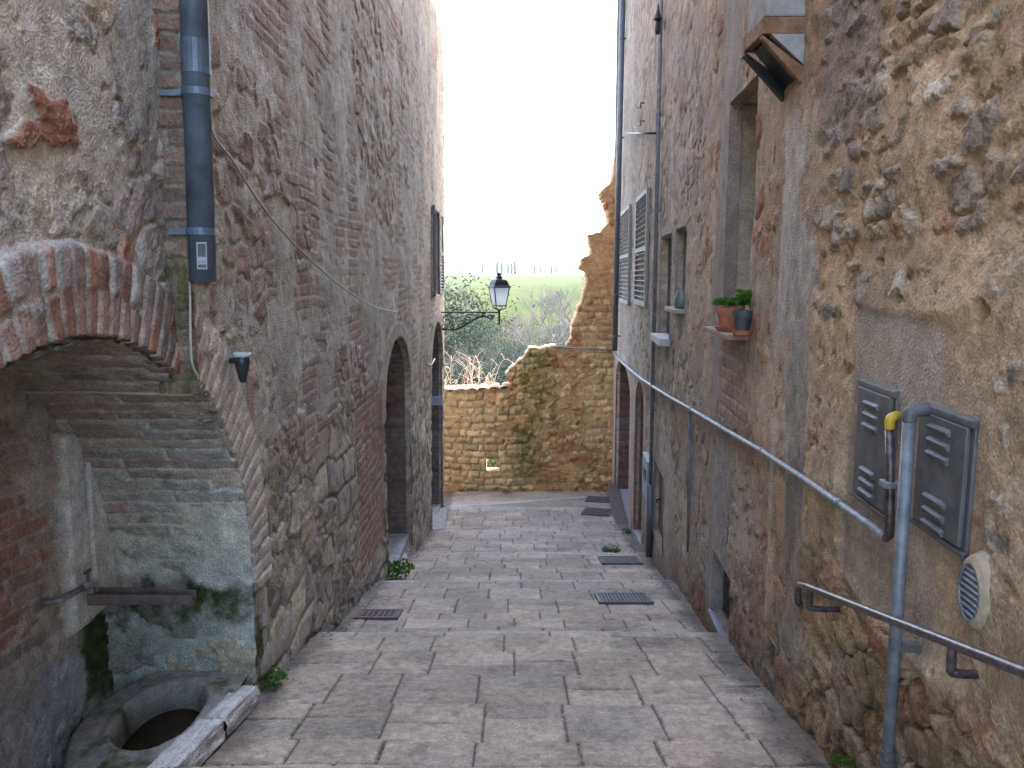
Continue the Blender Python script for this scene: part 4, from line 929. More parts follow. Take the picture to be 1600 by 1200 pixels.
for k in range(4):
    a = rot + k * math.pi / 2; b = a + math.pi / 2; q2 = 2 ** .5 * .97
    pb = (cx_ + wb_ * math.cos(a), YL + wb_ * math.sin(a), zb_); pt = (cx_ + wt_ * math.cos(a), YL + wt_ * math.sin(a), zt_)
    pb2 = (cx_ + wb_ * math.cos(b), YL + wb_ * math.sin(b), zb_); pt2 = (cx_ + wt_ * math.cos(b), YL + wt_ * math.sin(b), zt_)
    g.tube([pb, pt], .009, 5); g.tube([pb, pb2], .009, 5); g.tube([pt, pt2], .011, 5)
    g.tube(smooth_pts([pb, (cx_ + wb_ * .9 * math.cos(a), YL + wb_ * .9 * math.sin(a), zb_ - .04), (cx_ + .03 * math.cos(a), YL + .03 * math.sin(a), zb_ - .065), (cx_, YL, cz_ + .01)], 4), .008, 5)
under(g.build('frame', M['iron'], None), LMP)
for k in range(4):
    a = rot + k * math.pi / 2; b = a + math.pi / 2; e = .985
    g = MB().quad((cx_ + wb_ * e * math.cos(a), YL + wb_ * e * math.sin(a), zb_), (cx_ + wb_ * e * math.cos(b), YL + wb_ * e * math.sin(b), zb_), (cx_ + wt_ * e * math.cos(b), YL + wt_ * e * math.sin(b), zt_), (cx_ + wt_ * e * math.cos(a), YL + wt_ * e * math.sin(a), zt_))
    under(g.build('pane', M['frost'], None), LMP)
g = MB().lathe((cx_, YL, zt_), [(.21, -.006), (.205, .006), (.165, .035), (.15, .075), (.12, .11), (.055, .125), (.045, .14), (.06, .15), (.045, .165), (.018, .175)], 4, rot=rot)
g.lathe((cx_, YL, zt_ + .17), [(.018, -.01), (.02, .005), (.04, .02), (.042, .035), (.02, .05), (0, .062)], 10)
under(g.build('roof', M['iron'], None), LMP)

# ================================================================== RIGHT SIDE THINGS
RA = -math.atan(RK)
# far downpipe of the right house
dpp = [RP(972, 0, .07), RP(960, 545, .07)]; yy = RP(968, 300, .07)[1]; xx = lambda z: float(AY(966, 270, yy)[0])
xa = AY(973, 0, yy); xb = AY(960.5, 548, yy)
DP2 = empty('downpipe', (xb[0], yy, xb[1])); tag(DP2, 'dark grey downpipe at the far corner of the right house', 'downpipe')
kx = (xa[0] - xb[0]) / (xa[1] - xb[1])
under(MB().tube([(xb[0], yy, xb[1]), (xb[0] + kx * (5.35 - xb[1]), yy, 5.35)], .045, 12).build('pipe', M['zinc2'], None, smooth=True), DP2)
for v in (60, 215, 460, 525):
    z = AY(966, v, yy)[1]; X_ = xb[0] + kx * (z - xb[1]); under(MB().tube([(X_, yy, z - .015), (X_, yy, z + .015)], .05, 12).box((X_ + .06, yy, z), (.12, .02, .02)).build('clamp', M['zinc2'], None), DP2)
# thin wall pipe
ya_ = RW(1026, 430, .03)[0]; a = AY(1033, 0, ya_); b = AY(1014, 866, ya_)
TP = empty('thin_pipe', (b[0], ya_, b[1])); tag(TP, 'thin grey vertical pipe between the shutters and the narrow windows', 'pipe')
kx = (a[0] - b[0]) / (a[1] - b[1]); under(MB().tube([(b[0], ya_, b[1]), (b[0] + kx * (5.35 - b[1]), ya_, 5.35)], .021, 10).build('pipe', M['pipe'], None, smooth=True), TP)
for v in (180, 328, 430, 640, 760):
    z = AY(1026, v, ya_)[1]; X_ = b[0] + kx * (z - b[1]); under(MB().tube([(X_, ya_, z - .012), (X_, ya_, z + .012)], .026, 10).box((X_ + .03, ya_, z), (.08, .015, .015)).build('clamp', M['pipe'], None), TP)
z = RW(1015, 840, .05)[1]; under(MB().tube([(b[0], ya_, b[1] - .02), (b[0], ya_, b[1] + .75)], .036, 10).build('guard_tube', M['zinc2'], None, smooth=True), TP)
# insulator fixture high on the pipe, rod, hooks
g = MB(); p0 = RP(1028, 30, .12); g.tube([RP(1034, 33, .0), p0], .012, 6); g.lathe(p0, [(.004, .13), (.012, .08), (.03, .02), (.04, 0), (.02, -.02), (.026, -.1), (.02, -.13), (0, -.13)], 10)
o = g.build('wire_bracket', M['iron'], None); tag(o, 'small dark insulator bracket high on the thin pipe of the right house', 'bracket')
tube_thing('metal_rod', [RP(981, 208, .06), RP(1025, 208, .06)], .013, 'iron', 'short horizontal rod high up between the far downpipe and thin pipe', 'rod', 6)
for (u, v, lab) in ((996, 166, 'upper small wire hook high on the far end of the right house'), (996, 194, 'lower small wire hook high on the far end of the right house')):
    p0 = Vector(RP(1008, v - 4, .01)); p1 = Vector(RP(1001, v, .06)); p2 = Vector(RP(993, v + 2, .08)); p3 = Vector(RP(993, v - 4, .1))
    tube_thing('wire_hook', [RP(1009, v - 5, 0), RP(1001, v - 5, .05), RP(1001, v + 2, .06), RP(994, v + 2, .08), RP(992, v - 2, .09)], .009, 'iron', lab, 'hook', 5, 'wire hooks on the right house')
# main conduit falling along the wall to the cabinet
pts_ = [(955, 545, .02), (962, 556, .04), (978, 572, .045), (1000, 591, .045), (1040, 617, .045), (1080, 640, .045), (1130, 670, .045), (1190, 705, .045), (1250, 744, .045), (1310, 786, .045), (1350, 814, .045), (1384, 841, .045)]
PP = [RP(*p) for p in pts_]; CD = empty('cable_conduit', PP[-1]); tag(CD, 'long silver conduit sloping along the right wall down to the meter cabinet', 'conduit')
rs = [.02, .02, .02, .018, .016, .0145, .014, .013, .0125, .0125, .0125, .0125]
under(MB().tube(PP, rs, 10).build('tube', M['steel'], None, smooth=True), CD)
for u, v in ((1190, 705), (1310, 786), (1080, 640), (1128, 669), (1040, 617), (1007, 596)):
    p = Vector(RP(u, v, .045)); q = Vector(RP(u - 4, v - 2.6, .045)); d_ = (q - p).normalized(); r_ = .0165 if u > 1100 else .021
    under(MB().tube([p - d_ * .016, p + d_ * .016], r_, 10).build('coupling', M['steel'], None, smooth=True), CD)
rr_ = [RP(1384, 841, .045), RP(1389, 835, .045), RP(1390, 820, .045), RP(1391, 740, .045), RP(1390, 668, .045)]
under(MB().tube(rr_, .0125, 10).build('riser_tube', M['rail'], None, smooth=True), CD)
under(MB().tube(smooth_pts([RP(1390, 670, .045), RP(1391, 656, .045), RP(1398, 650, .03), RP(1407, 649, -.01)], 4), .0135, 10).build('flexible_sleeve', M['yellow'], None, smooth=True), CD)
pc = RP(1391, 756, .045); under(MB().box(pc, (.045, .05, .016), RA).box((pc[0] + .02, pc[1] - .03, pc[2]), (.03, .03, .012), RA).build('clip', M['steel'], None, bevel=.002), CD)
# thin dropper pipe
ya_ = RW(1077, 700, .03)[0]; a = AY(1077, 642, ya_); b = AY(1075, 862, ya_)
o = MB().tube([(b[0], ya_, b[1]), (a[0], ya_, a[1])], .011, 8).build('thin_pipe', M['pipe'], None, smooth=True); tag(o, 'thin grey dropper pipe hanging below the sloping conduit', 'pipe')
# big vertical pipe near
yv = RW(1398, 1000, .075)[0]; a = AY(1421, 655, yv); b = AY(1385, 1215, yv); BP = empty('water_pipe', (b[0], yv, b[1])); tag(BP, 'thick grey vertical pipe between the two dark cabinets, reaching the ground', 'pipe')
A_ = Vector((a[0], yv, a[1])); B_ = Vector((b[0], yv, b[1])); under(MB().tube([B_, A_], .016, 16).build('pipe', M['pipe'], None, smooth=True), BP)
under(MB().tube(smooth_pts([A_ + Vector((0, 0, -.005)), A_ + Vector((0, 0, .012)), A_ + Vector((.010, .0, .022)), A_ + Vector((.045, .0, .026))], 4), .0175, 14).build('elbow', M['cab'], None, smooth=True), BP)
for t_, r_, h_ in ((.93, .0215, .012), (.955, .026, .012), (.975, .019, .03), (.99, .027, .012)):
    c_ = A_.lerp(B_, t_); under(MB().tube([c_ - Vector((0, 0, h_)), c_ + Vector((0, 0, h_))], r_, 8 if r_ > .03 else 14).build('fitting', M['grate'], None, smooth=False), BP)
c_ = A_.lerp(B_, .62); under(MB().box(c_ + Vector((.03, .0, 0)), (.08, .03, .02), RA).build('clamp', M['grate'], None), BP)
# cabinets
def cabinet(uL, uR, vT, vB, label, riv):
    s1_, zt_ = RW(uL, vT, .03); s0_ = RW(uR, vT, .03)[0]; zb_ = RW(uL, vB, .03)[1]; c = (s0_ + s1_) / 2; wd = s1_ - s0_; hg = zt_ - zb_
    e = empty('meter_cabinet', (float(XR(c)) - .02, c, zb_)); tag(e, label, 'cabinet')
    X_ = float(XR(c)) - .000; zc = (zt_ + zb_) / 2
    g = MB(); g.box((X_ + .02, c, zc), (.07, wd, hg), RA)
    under(g.build('frame', M['cab'], None, bevel=.004), e)
    g = MB(); g.box((X_ - .021, c, zc), (.012, wd - .035, hg - .045), RA); g.box((X_ - .017, c, zt_ - .012), (.014, wd, .02), RA); g.box((X_ - .017, c, zb_ + .008), (.014, wd, .014), RA)
    dr_ = g.build('door', M['cab'], None, bevel=.003); under(dr_, e)
    for zz in (zt_ - hg * .26, zb_ + hg * .20):
        for k in (-1, 0, 1):
            l = MB().box((X_ - .030, c + .0, zz + k * .034), (.016, wd * .38, .020), RA, ry=R(-28)).build('louvre', M['cab'], None, bevel=.004); under(l, e)
    k = MB().tube([(X_ - .026, s0_ + wd * .2, zc - .02), (X_ - .030, s0_ + wd * .2, zc - .02)], .007, 10).build('lock', M['grate'], None); under(k, e)
    for a_, b_ in riv:
        pass
    return e
cabinet(1337, 1395, 591, 782, 'dark grey vented cabinet left of the vertical pipe, beside the yellow sleeve', [])
cabinet(1431, 1518, 626, 826, 'larger dark grey vented cabinet right of the vertical pipe', [])
# broken hole beside the first cabinet
# oval vent
s1_, z1_ = RW(1508, 922, .03); s0_, _ = RW(1543, 930, .03); cv = (s0_ + s1_) / 2; zv = RW(1525, 925, .03)[1]; hv = .068; wv = (s1_ - s0_) / 2
V_ = empty('oval_vent', (float(XR(cv)) - .03, cv, zv)); tag(V_, 'oval grey louvred vent plate set in plaster above the handrail', 'vent')
Xv = float(XR(cv)) - .048
def ell(k, x_, n=28): return [(x_ + RK * math.cos(2 * math.pi * i / n) * wv * k, cv + wv * k * math.cos(2 * math.pi * i / n), zv + hv * k * math.sin(2 * math.pi * i / n)) for i in range(n)]
g = MB(); e1 = ell(1.5, Xv + .05); e2 = ell(1.22, Xv + .008); e3 = ell(1.0, Xv); e4 = ell(1.0, Xv + .03)
for A1_, B1_ in ((e1, e2), (e2, e3), (e3, e4)):
    for i in range(28): j = (i + 1) % 28; g.quad(A1_[i], A1_[j], B1_[j], B1_[i])
under(g.build('plaster_collar', M['ochrep'], None, smooth=True), V_)
g = MB(); e5 = ell(.98, Xv + .016); n = len(g.v); g.v += e5; g.f.append(tuple(range(n, n + 28)))
for i in range(8):
    zz = -.85 + 1.7 * (i + .5) / 8; w_ = math.sqrt(1 - zz * zz) * wv * .95; g.box((Xv + .008, cv, zv + zz * hv), (.012, w_ * 2, .008), RA, ry=R(-30))
under(g.build('louvre_plate', M['pipe'], None), V_)
under(MB().tube([ell(.97, Xv + .003)[i % 28] for i in range(29)], .004, 6).build('rim', M['pipe'], None, smooth=True), V_)
# handrail
HR = [RP(1247, 938, .03), RP(1246, 921, .075), RP(1250, 914, .085), RP(1262, 917, .085), RP(1600, 1050, .085), RP(1900, 1168, .085)]
hr = empty('handrail', HR[0]); tag(hr, 'dark worn tubular handrail fixed along the rubble wall', 'handrail')
HP = [Vector(p) for p in HR]; HP[0] = Vector(RP(1247, 940, .085)); HP[1] = Vector(RP(1246, 925, .085))
under(MB().tube(HP, .0125, 12).build('rail', M['rail'], None, smooth=True), hr)
under(MB().tube([Vector(RP(1247, 940, .085)), Vector(RP(1249, 944, .06)), Vector(RP(1250, 946, -.02))], .0125, 12).build('end_return', M['rail'], None, smooth=True), hr)
for (ua, va, ub, vb) in ((1266, 920, 1267, 946), (1489, 1006, 1490, 1044)):
    p0 = Vector(RP(ua, va, .085)); p1 = Vector(RP(ub, vb, .085)); p1 = Vector((p0.x, p0.y, p1.z))
    under(MB().tube(smooth_pts([p0, p1, p1 + Vector((.012, 0, -.018)), p1 + Vector((.12, .0, -.022))], 4), .0105, 10).build('support', M['rail'], None, smooth=True), hr)
    # wall socket
# flue hood
sN = RW(1258, 150, 0)[0]; sF = RW(1228, 166, 0)[0]; zin = RW(1258, 150, 0)[1]
xo, zo = AY(1191, 60, sN); xi = float(XR(sN)) + .03
FL = empty('flue_hood', (xi, (sN + sF) / 2, zin)); tag(FL, 'brick edged plastered flue hood jutting high from the right wall', 'flue')
t_ = .035; ys_ = (sN, sF)
g = MB(); g.quadbox([(xo + .015, sN + .008, zo + .085), (xi, sN + .008, zo + .085), (xi, sF - .008, zo + .085), (xo + .015, sF - .008, zo + .085), (xo + .02, sN + .01, zo + 4), (xi, sN + .01, zo + 4), (xi, sF - .01, zo + 4), (xo + .02, sF - .01, zo + 4)])
under(g.build('shaft', M['greyp'], None, bevel=.01), FL)
g = MB(); g.box(((xo + xi) / 2, sN + .018, zo + .05), (xi - xo, .034, .065)); g.box((xo + .018, (sN + sF) / 2, zo + .05), (.034, sF - sN - .072, .065)); g.box(((xo + xi) / 2, sF - .018, zo + .05), (xi - xo, .034, .065))
for yy in (sN + .018, sF - .018):
    if yy > sN + .02: under(g.build('brick_edge', M['rustwood'], None, bevel=.005), FL); g = MB()
    dx_ = xi - xo; dz_ = zin - zo; g.quadbox([(xo, yy - .018, zo), (xi, yy - .018, zin), (xi, yy + .018, zin), (xo, yy + .018, zo), (xo, yy - .018, zo + .016), (xi - .0, yy - .018, zin + .085), (xi, yy + .018, zin + .085), (xo, yy + .018, zo + .016)])
g.quadbox([(xo + .04, sN + .037, zo + .012), (xi + .1, sN + .037, zin - .07), (xi + .1, sF - .037, zin - .07), (xo + .04, sF - .037, zo + .012), (xo + .04, sN + .037, zo + .08), (xi - .01, sN + .037, zo + .08), (xi - .01, sF - .037, zo + .08), (xo + .04, sF - .037, zo + .08)])  # solid dark block for the shaded hollow; far brick leg is coloured with it
g2 = MB(); g2.quadbox([(xo + .036, sN + .0, zo + .016), (xi, sN + .0, zin + .085), (xi, sN + .03, zin + .085), (xo + .036, sN + .03, zo + .016), (xo + .036, sN + .0, zo + .0175), (xi, sN + .0, zo + .0175), (xi, sN + .03, zo + .0175), (xo + .036, sN + .03, zo + .0175)])
under(g.build('hollow_shade', M['iron'], None), FL); under(g2.build('side_plaster', M['greyp'], None), FL)
# plant pots on the window ledge
def leaves(g, c, n, r, h, l, wd, rnd, droop=.3, flat_=.5):
    for i in range(n):
        a = rnd.random() * 6.283; rr = r * rnd.random() ** .5; p = Vector((c[0] + rr * math.cos(a) * .5, c[1] + rr * math.sin(a) * .5, c[2]))
        out = Vector((math.cos(a) * rr * 1.1, math.sin(a) * rr * 1.1, h * rnd.uniform(.3, 1)))
        b = p + out; t = Vector((rnd.uniform(-1, 1), rnd.uniform(-1, 1), rnd.uniform(-droop, 1 - droop))).normalized() * l * rnd.uniform(.6, 1.2)
        s = t.cross(Vector((rnd.uniform(-1, 1), rnd.uniform(-1, 1), rnd.uniform(-1, 1)))).normalized() * wd * rnd.uniform(.6, 1.2)
        g.quad(b - t * .5, b + s, b + t * .5, b - s)
rnd = random.Random(21)
def pot(u, vb, hgt, r, off, mat, label, lmat, nl, lr, lh, group=None):
    p = Vector(RP(u, vb, off)); p.z = W1[2] + .03
    e = empty('potted_plant', p); tag(e, label, 'potted plant', group)
    under(MB().lathe(p, [(0, .012), (r * .68, .012), (r * .95, hgt - .03), (r * 1.1, hgt - .03), (r * 1.12, hgt), (r * .98, hgt), (r * .9, hgt - .025), (0, hgt - .03)], 20).build('pot', M[mat], None, smooth=False), e)
    under(MB().lathe(p, [(0, 0), (r * .95, 0), (r * 1.15, .022), (r * 1.08, .022), (r * .85, .008), (0, .008)], 20).build('saucer', M['terra'], None, smooth=False), e)
    g = MB(); leaves(g, p + Vector((0, 0, hgt)), nl, lr, lh, .035, .008, rnd)
    for i in range(14):
        a = rnd.random() * 6.28; g.tube([p + Vector((0, 0, hgt - .03)), p + Vector((lr * .5 * math.cos(a), lr * .5 * math.sin(a), hgt + lh * .5)), p + Vector((lr * math.cos(a), lr * math.sin(a), hgt + lh * rnd.uniform(.4, .9)))], .0012, 3)
    under(g.build('foliage', M[lmat], None), e); return e
pot(1137, 512, .125, .062, .075, 'terra', 'terracotta pot with bright green fern leaves on the brick window ledge', 'ivy', 300, .05, .045)
pot(1160, 515, .12, .046, .065, 'darkpot', 'dark pot with a grey green upright plant on the window ledge', 'weed', 150, .025, .10)
ap_ = RP(1150, 524, .03); g = MB().box((float(XR((W1[0] + W1[1]) / 2)) - .055, (W1[0] + W1[1]) / 2, W1[2] + .012), (.15, W1[1] - W1[0] + .02, .03), RA); under(g.build('sill', M['ledge'], None, bevel=.006), RIGHT)
# small green glass jar on the narrow window ledge
p = Vector(RP(1064, 482, .03)); g = MB(); g.lathe(p, [(0, 0), (.045, .0), (.055, .02), (.055, .09), (.04, .11), (.042, .13), (.03, .13), (.03, .1), (0, .09)], 12); o = g.build('glass_jar', M['lens'], None, smooth=True)
tag(o, 'small green glass jar standing in the right narrow window', 'jar')
g = MB().box((float(XR(W3[0])) - .0, (W3[0] + W3[1]) / 2, RP(1064, 482, .03)[2] - .02), (.16, W3[1] - W3[0] + .05, .035), RA); under(g.build('sill', M['core'], None, bevel=.006), RIGHT)
g = MB().box((float(XR(W2[0])) - .0, (W2[0] + W2[1]) / 2, W2[2] - .03), (.16, W2[1] - W2[0] + .03, .07), RA); under(g.build('sill', M['kerbp'], None, bevel=.006), RIGHT)
# small grey box by the arched door
a = RW(1016, 722, .03); b = RW(1008, 722, .03); zt_ = a[1]; zb_ = RW(1016, 790, .03)[1]; c = (a[0] + b[0]) / 2; X_ = float(XR(c)) - .03
e = empty('junction_box', (X_, c, zb_)); tag(e, 'pale grey narrow box on the wall beside the arched doors', 'box')
under(MB().box((X_, c, (zt_ + zb_) / 2), (.06, b[0] - a[0], zt_ - zb_), RA).build('housing', M['plast'], None, bevel=.006), e)
under(MB().box((X_ - .033, c, (zt_ + zb_) / 2 + .05), (.01, (b[0] - a[0]) * .5, .12), RA).build('panel', M['cab'], None, bevel=.002), e)

# ================================================================== LANE THINGS: covers, drains, weeds
def cover_plate(u0, u1, v0, v1, mat, label, grid, rz=0, group=None):
    vm = (v0 + v1) / 2
    def hit(u, v):
        k = 1.0; r = ray(u, v); y = 3.0
        for _ in range(40): z = float(zlane(y)); y = r[1] * z / r[2]
        return Vector((r[0] * y / r[1], y, float(zlane(y))))
    c = hit((u0 + u1) / 2, vm); wd = hit(u1, vm).x - hit(u0, vm).x; dp_ = abs(hit((u0 + u1) / 2, v0).y - hit((u0 + u1) / 2, v1).y)
    sl = (float(zlane(c.y + .05)) - float(zlane(c.y - .05))) / .1
    e = empty('drain_cover', c + Vector((0, 0, .004))); e.rotation_euler = (math.atan(sl), 0, rz); tag(e, label, 'drain cover', group)
    g = MB(); t = .025
    g.box((0, dp_ / 2 - t / 2, 0), (wd, t, .03)); g.box((0, -dp_ / 2 + t / 2, 0), (wd, t, .03)); g.box((wd / 2 - t / 2, 0, 0), (t, dp_ - 2 * t - .002, .03)); g.box((-wd / 2 + t / 2, 0, 0), (t, dp_ - 2 * t - .002, .03))
    o = g.build('frame', M[mat], e, bevel=.002)
    g = MB()
    if grid:
        nx = int(wd / .03); ny = int(dp_ / .035)
        for i in range(nx): g.box((-wd / 2 + t + (wd - 2 * t) * (i + .5) / nx, 0, .002), (.009, dp_ - 2 * t, .022))
        for i in range(ny): g.box((0, -dp_ / 2 + t + (dp_ - 2 * t) * (i + .5) / ny, .001), (wd - 2 * t, .011, .018))
        g.build('grating', M[mat], e); MB().box((0, 0, -.006), (wd - t, dp_ - t, .006)).build('pit', M['rusty'], e)
    else:
        g.box((0, 0, .001), (wd - 2 * t - .006, dp_ - 2 * t - .006, .026)); g.build('lid', M[mat], e, bevel=.003); k = MB()
        nx = int(wd / .05); ny = int(dp_ / .05)
        for i in range(nx):
            for j in range(ny): k.box((-wd / 2 + .04 + (wd - .08) * (i + .5) / nx, -dp_ / 2 + .04 + (dp_ - .08) * (j + .5) / ny, .0155), (.022, .012, .006), R(45 if (i + j) % 2 else -45))
        k.build('tread_pattern', M[mat], e)
    return e
cover_plate(558, 626, 955, 969, 'rusty', 'rusty solid cover in the slabs near the left wall', False)
cover_plate(932, 1016, 929, 944, 'grate', 'nearer dark grid drain in the slabs toward the right wall', True)
cover_plate(937, 1000, 871, 882, 'grate', 'smaller farther dark grid drain toward the right wall', True)
cover_plate(911, 955, 795, 806, 'rusty', 'nearer of the two reddish covers at the foot of the lane', False, R(-12))
cover_plate(916, 957, 777, 785, 'rusty', 'farthest reddish cover, just before the ruined wall', False, R(-12))
def weed(name, x, y, n, r, h, label, cat='weed', mat='weed', seed=1, l=.03, wd=.007, zoff=0):
    rnd = random.Random(seed); g = MB(); z = float(zlane(y)) + zoff; leaves(g, (x, y, z), n, r, h, l, wd, rnd, .2)
    for i in range(18):
        a = rnd.random() * 6.28; g.tube([(x, y, z - .02), (x + r * .4 * math.cos(a), y + r * .4 * math.sin(a), z + h * .6), (x + r * math.cos(a), y + r * math.sin(a), z + h * .8)], .0012, 3)
    o = g.build(name, M[mat], None); tag(o, label, cat); return o
weed('weed', -1.06, 7.1, 260, .10, .12, 'leafy green weed at the foot of the nearer left doorway', seed=3, l=.045, wd=.012, zoff=.03)
weed('weed', -1.08, 6.75, 160, .10, .05, 'low dark weed against the left wall, just before the doorway', seed=6, l=.04, wd=.012)
weed('weed', -1.12, 3.50, 200, .05, .07, 'tiny bright green weed at the wall foot beside the pale kerb stones', seed=4, l=.022, wd=.007)
weed('grass_tuft', 1.15, 8.95, 260, .07, .09, 'small bright grass tuft growing between slabs near the farther grid drain', 'grass tuft', seed=5, l=.07, wd=.005)
weed('weed', 1.08, 2.42, 120, .03, .04, 'tiny green sprout beside the base of the thick grey pipe', seed=8, l=.015, wd=.004)
weed('grass_tuft', -.1, 14.45, 60, .06, .06, 'tiny grass tuft at the foot of the ruined wall', 'grass tuft', seed=9, l=.05, wd=.006)
weed('weed', 1.60, 10.6, 80, .06, .06, 'low green weed at the foot of the farthest right doorway', seed=10, l=.04, wd=.008)

g = MB(); rnd = random.Random(77)
for i in range(420):
    y = rnd.uniform(2.3, 13); sd = rnd.random() < .5; dd_ = abs(rnd.gauss(0, .07)) + .01
    x = (-1.13 + dd_) if sd else (RX0 + RK * y - .03 - dd_); z = float(zlane(y)) + .014; a_ = rnd.random() * 6.28; l = rnd.uniform(.006, .017)
    g.quad(*[(x + l * k_ * math.cos(a_ + t), y + l * k_ * math.sin(a_ + t), z + rnd.uniform(0, .006)) for t, k_ in ((0, 1.4), (1.57, .6), (3.14, 1.4), (4.71, .6))])
o = g.build('leaf_litter', M['spout'], None); tag(o, 'dry leaf bits and grit gathered along the foot of both walls', 'litter', kind='stuff')

# ================================================================== VALLEY
TZ = [(-60, 0), (-6, -.85), (1.4, -1.9), (15.6, -4.75), (18, -5.4), (25, -7.2), (40, -8.8), (55, -8.4), (75, -6.7), (95, -5.2), (130, -4.5), (200, -3.0), (255, -2.2), (330, 0), (420, .1), (600, -1), (3000, -6)]
def zter(x, y):
    z = np.interp(y, [a for a, b in TZ], [b for a, b in TZ])
    z = z + ss(60, 140, y) * .03 * np.clip(x, -60, 60) * (1 - ss(230, 320, y)) + (fbm(x * .05, y * .05, 4, 501) - .5) * 2.2 * ss(22, 45, y) * (1 - .85 * ss(90, 120, y)) + (fbm(x * .012, y * .012, 3, 502) - .5) * 3 * ss(420, 700, y)
    return z
X = np.concatenate([-np.geomspace(1500, 12, 50), np.linspace(-11, 11, 45), np.geomspace(12, 1500, 50)]); Y = np.concatenate([np.linspace(-60, 14, 25), np.geomspace(15.6, 2500, 170)])
SX, SY = np.meshgrid(X, Y, indexing='ij'); co = np.stack([SX, SY, zter(SX, SY)], -1).reshape(-1, 3); idx = np.arange(SX.size).reshape(SX.shape)
qs = np.stack([idx[:-1, :-1], idx[1:, :-1], idx[1:, 1:], idx[:-1, 1:]], -1).reshape(-1, 4)
m, t, p, N, L = nodes('terrain_grass'); tc = N.new('ShaderNodeTexCoord'); sx_ = N.new('ShaderNodeSeparateXYZ'); L.new(tc.outputs['Object'], sx_.inputs[0])
n1_ = N.new('ShaderNodeTexNoise'); n1_.inputs['Scale'].default_value = .09; n1_.inputs['Detail'].default_value = 8; n1_.inputs['Roughness'].default_value = .7; L.new(tc.outputs['Object'], n1_.inputs['Vector'])
cr = N.new('ShaderNodeValToRGB'); cr.color_ramp.elements[0].position = .38; cr.color_ramp.elements[1].position = .62; cr.color_ramp.elements[0].color = (.034, .048, .009, 1); cr.color_ramp.elements[1].color = (.056, .060, .018, 1); L.new(n1_.outputs['Fac'], cr.inputs[0])
n2_ = N.new('ShaderNodeTexNoise'); n2_.inputs['Scale'].default_value = 1.2; n2_.inputs['Detail'].default_value = 8; L.new(tc.outputs['Object'], n2_.inputs['Vector'])
cr2 = N.new('ShaderNodeValToRGB'); cr2.color_ramp.elements[0].color = (.025, .022, .014, 1); cr2.color_ramp.elements[1].color = (.05, .045, .025, 1); L.new(n2_.outputs['Fac'], cr2.inputs[0])
mr = N.new('ShaderNodeMapRange'); mr.inputs[1].default_value = 78; mr.inputs[2].default_value = 92; L.new(sx_.outputs['Y'], mr.inputs[0])
mx = N.new('ShaderNodeMix'); mx.data_type = 'RGBA'; L.new(mr.outputs[0], mx.inputs[0]); L.new(cr2.outputs[0], mx.inputs[6]); L.new(cr.outputs[0], mx.inputs[7]); L.new(mx.outputs[2], p.inputs['Base Color']); p.inputs['Roughness'].default_value = 1; p.inputs['Specular IOR Level'].default_value = 0
bp = N.new('ShaderNodeBump'); bp.inputs['Distance'].default_value = .3; L.new(n2_.outputs['Fac'], bp.inputs['Height']); L.new(bp.outputs[0], p.inputs['Normal'])
M['terrain'] = m
ter = link('ground', raw_mesh('ground', co, qs), None, M['terrain']); tag(ter, 'green field and wooded valley slope beyond the ruined wall', kind='structure')
def quad_cloud(name, pts, size, rnd_, mat, parent=None, asp=.5):
    """many leaf-sized quads at pts"""
    n = len(pts); g = rnd_; a = g.normal(size=(n, 3)); a /= np.linalg.norm(a, axis=1)[:, None]; b = g.normal(size=(n, 3)); b = np.cross(a, b); b /= np.linalg.norm(b, axis=1)[:, None]
    s = (size * g.uniform(.5, 1.4, n))[:, None]; P = np.stack([pts - a * s, pts + b * s * asp, pts + a * s, pts - b * s * asp], 1).reshape(-1, 3)
    return link(name, raw_mesh(name, P, np.arange(4 * n).reshape(n, 4), None, False), parent, mat)
def branch_mesh(seed, h, spread, levels, r0, mb, ends, up=.25):
    rnd = random.Random(seed)
    def go(p, d, l, r, lv):
        q = p + d * l; m_ = p.lerp(q, .5) + Vector((rnd.uniform(-1, 1), rnd.uniform(-1, 1), 0)) * l * .08
        mb.tube([p, m_, q], [r, r * .8, r * .62], 5 if lv > 1 else 3, False)
        if lv == 0: ends.append(q); return
        if lv <= 2: ends.append(q)
        for i in range(rnd.choice([2, 3, 3]) + (lv == levels)):
            a = rnd.random() * 6.28; k = rnd.uniform(.35, 1.0) * spread
            nd = (d + Vector((math.cos(a) * k, math.sin(a) * k, rnd.uniform(-.1, up) + .1))).normalized(); go(m_.lerp(q, rnd.uniform(.5, 1)), nd, l * rnd.uniform(.6, .82), r * .58, lv - 1)
    go(Vector((0, 0, -.3)), Vector((rnd.uniform(-.08, .08), rnd.uniform(-.08, .08), 1)).normalized(), h * .32, r0, levels)
def make_tree(seed, h, leaf, nleaf, lsize, spread=.8, levels=5, clump=.55):
    """returns (Empty) tree with trunk and crown meshes"""
    e = empty('broadleaf_tree' if leaf else 'bare_tree'); mb = MB(); ends = []
    branch_mesh(seed, h, spread, levels, h * .022, mb, ends); mb.build('trunk', M['bark'], e)
    if leaf:
        g = np.random.default_rng(seed); E_ = np.array([tuple(q) for q in ends]); k = g.integers(0, len(E_), nleaf); kk = g.random(len(E_)) < .85; k = k[kk[k]]
        P = E_[k] + g.normal(size=(len(k), 3)) * clump * np.array([1, 1, .75]); P[:, 2] = np.maximum(P[:, 2], .4)
        quad_cloud('crown', P, lsize, g, M[leaf], e)
    return e
def place(e, x, y, s=1, rz=0, sink=0):
    e.location = (x, y, float(zter(np.array(float(x)), np.array(float(y)))) - sink); e.rotation_euler = (0, 0, rz); e.scale = (s, s, s)
def loc_word(x, y, z=0): return x
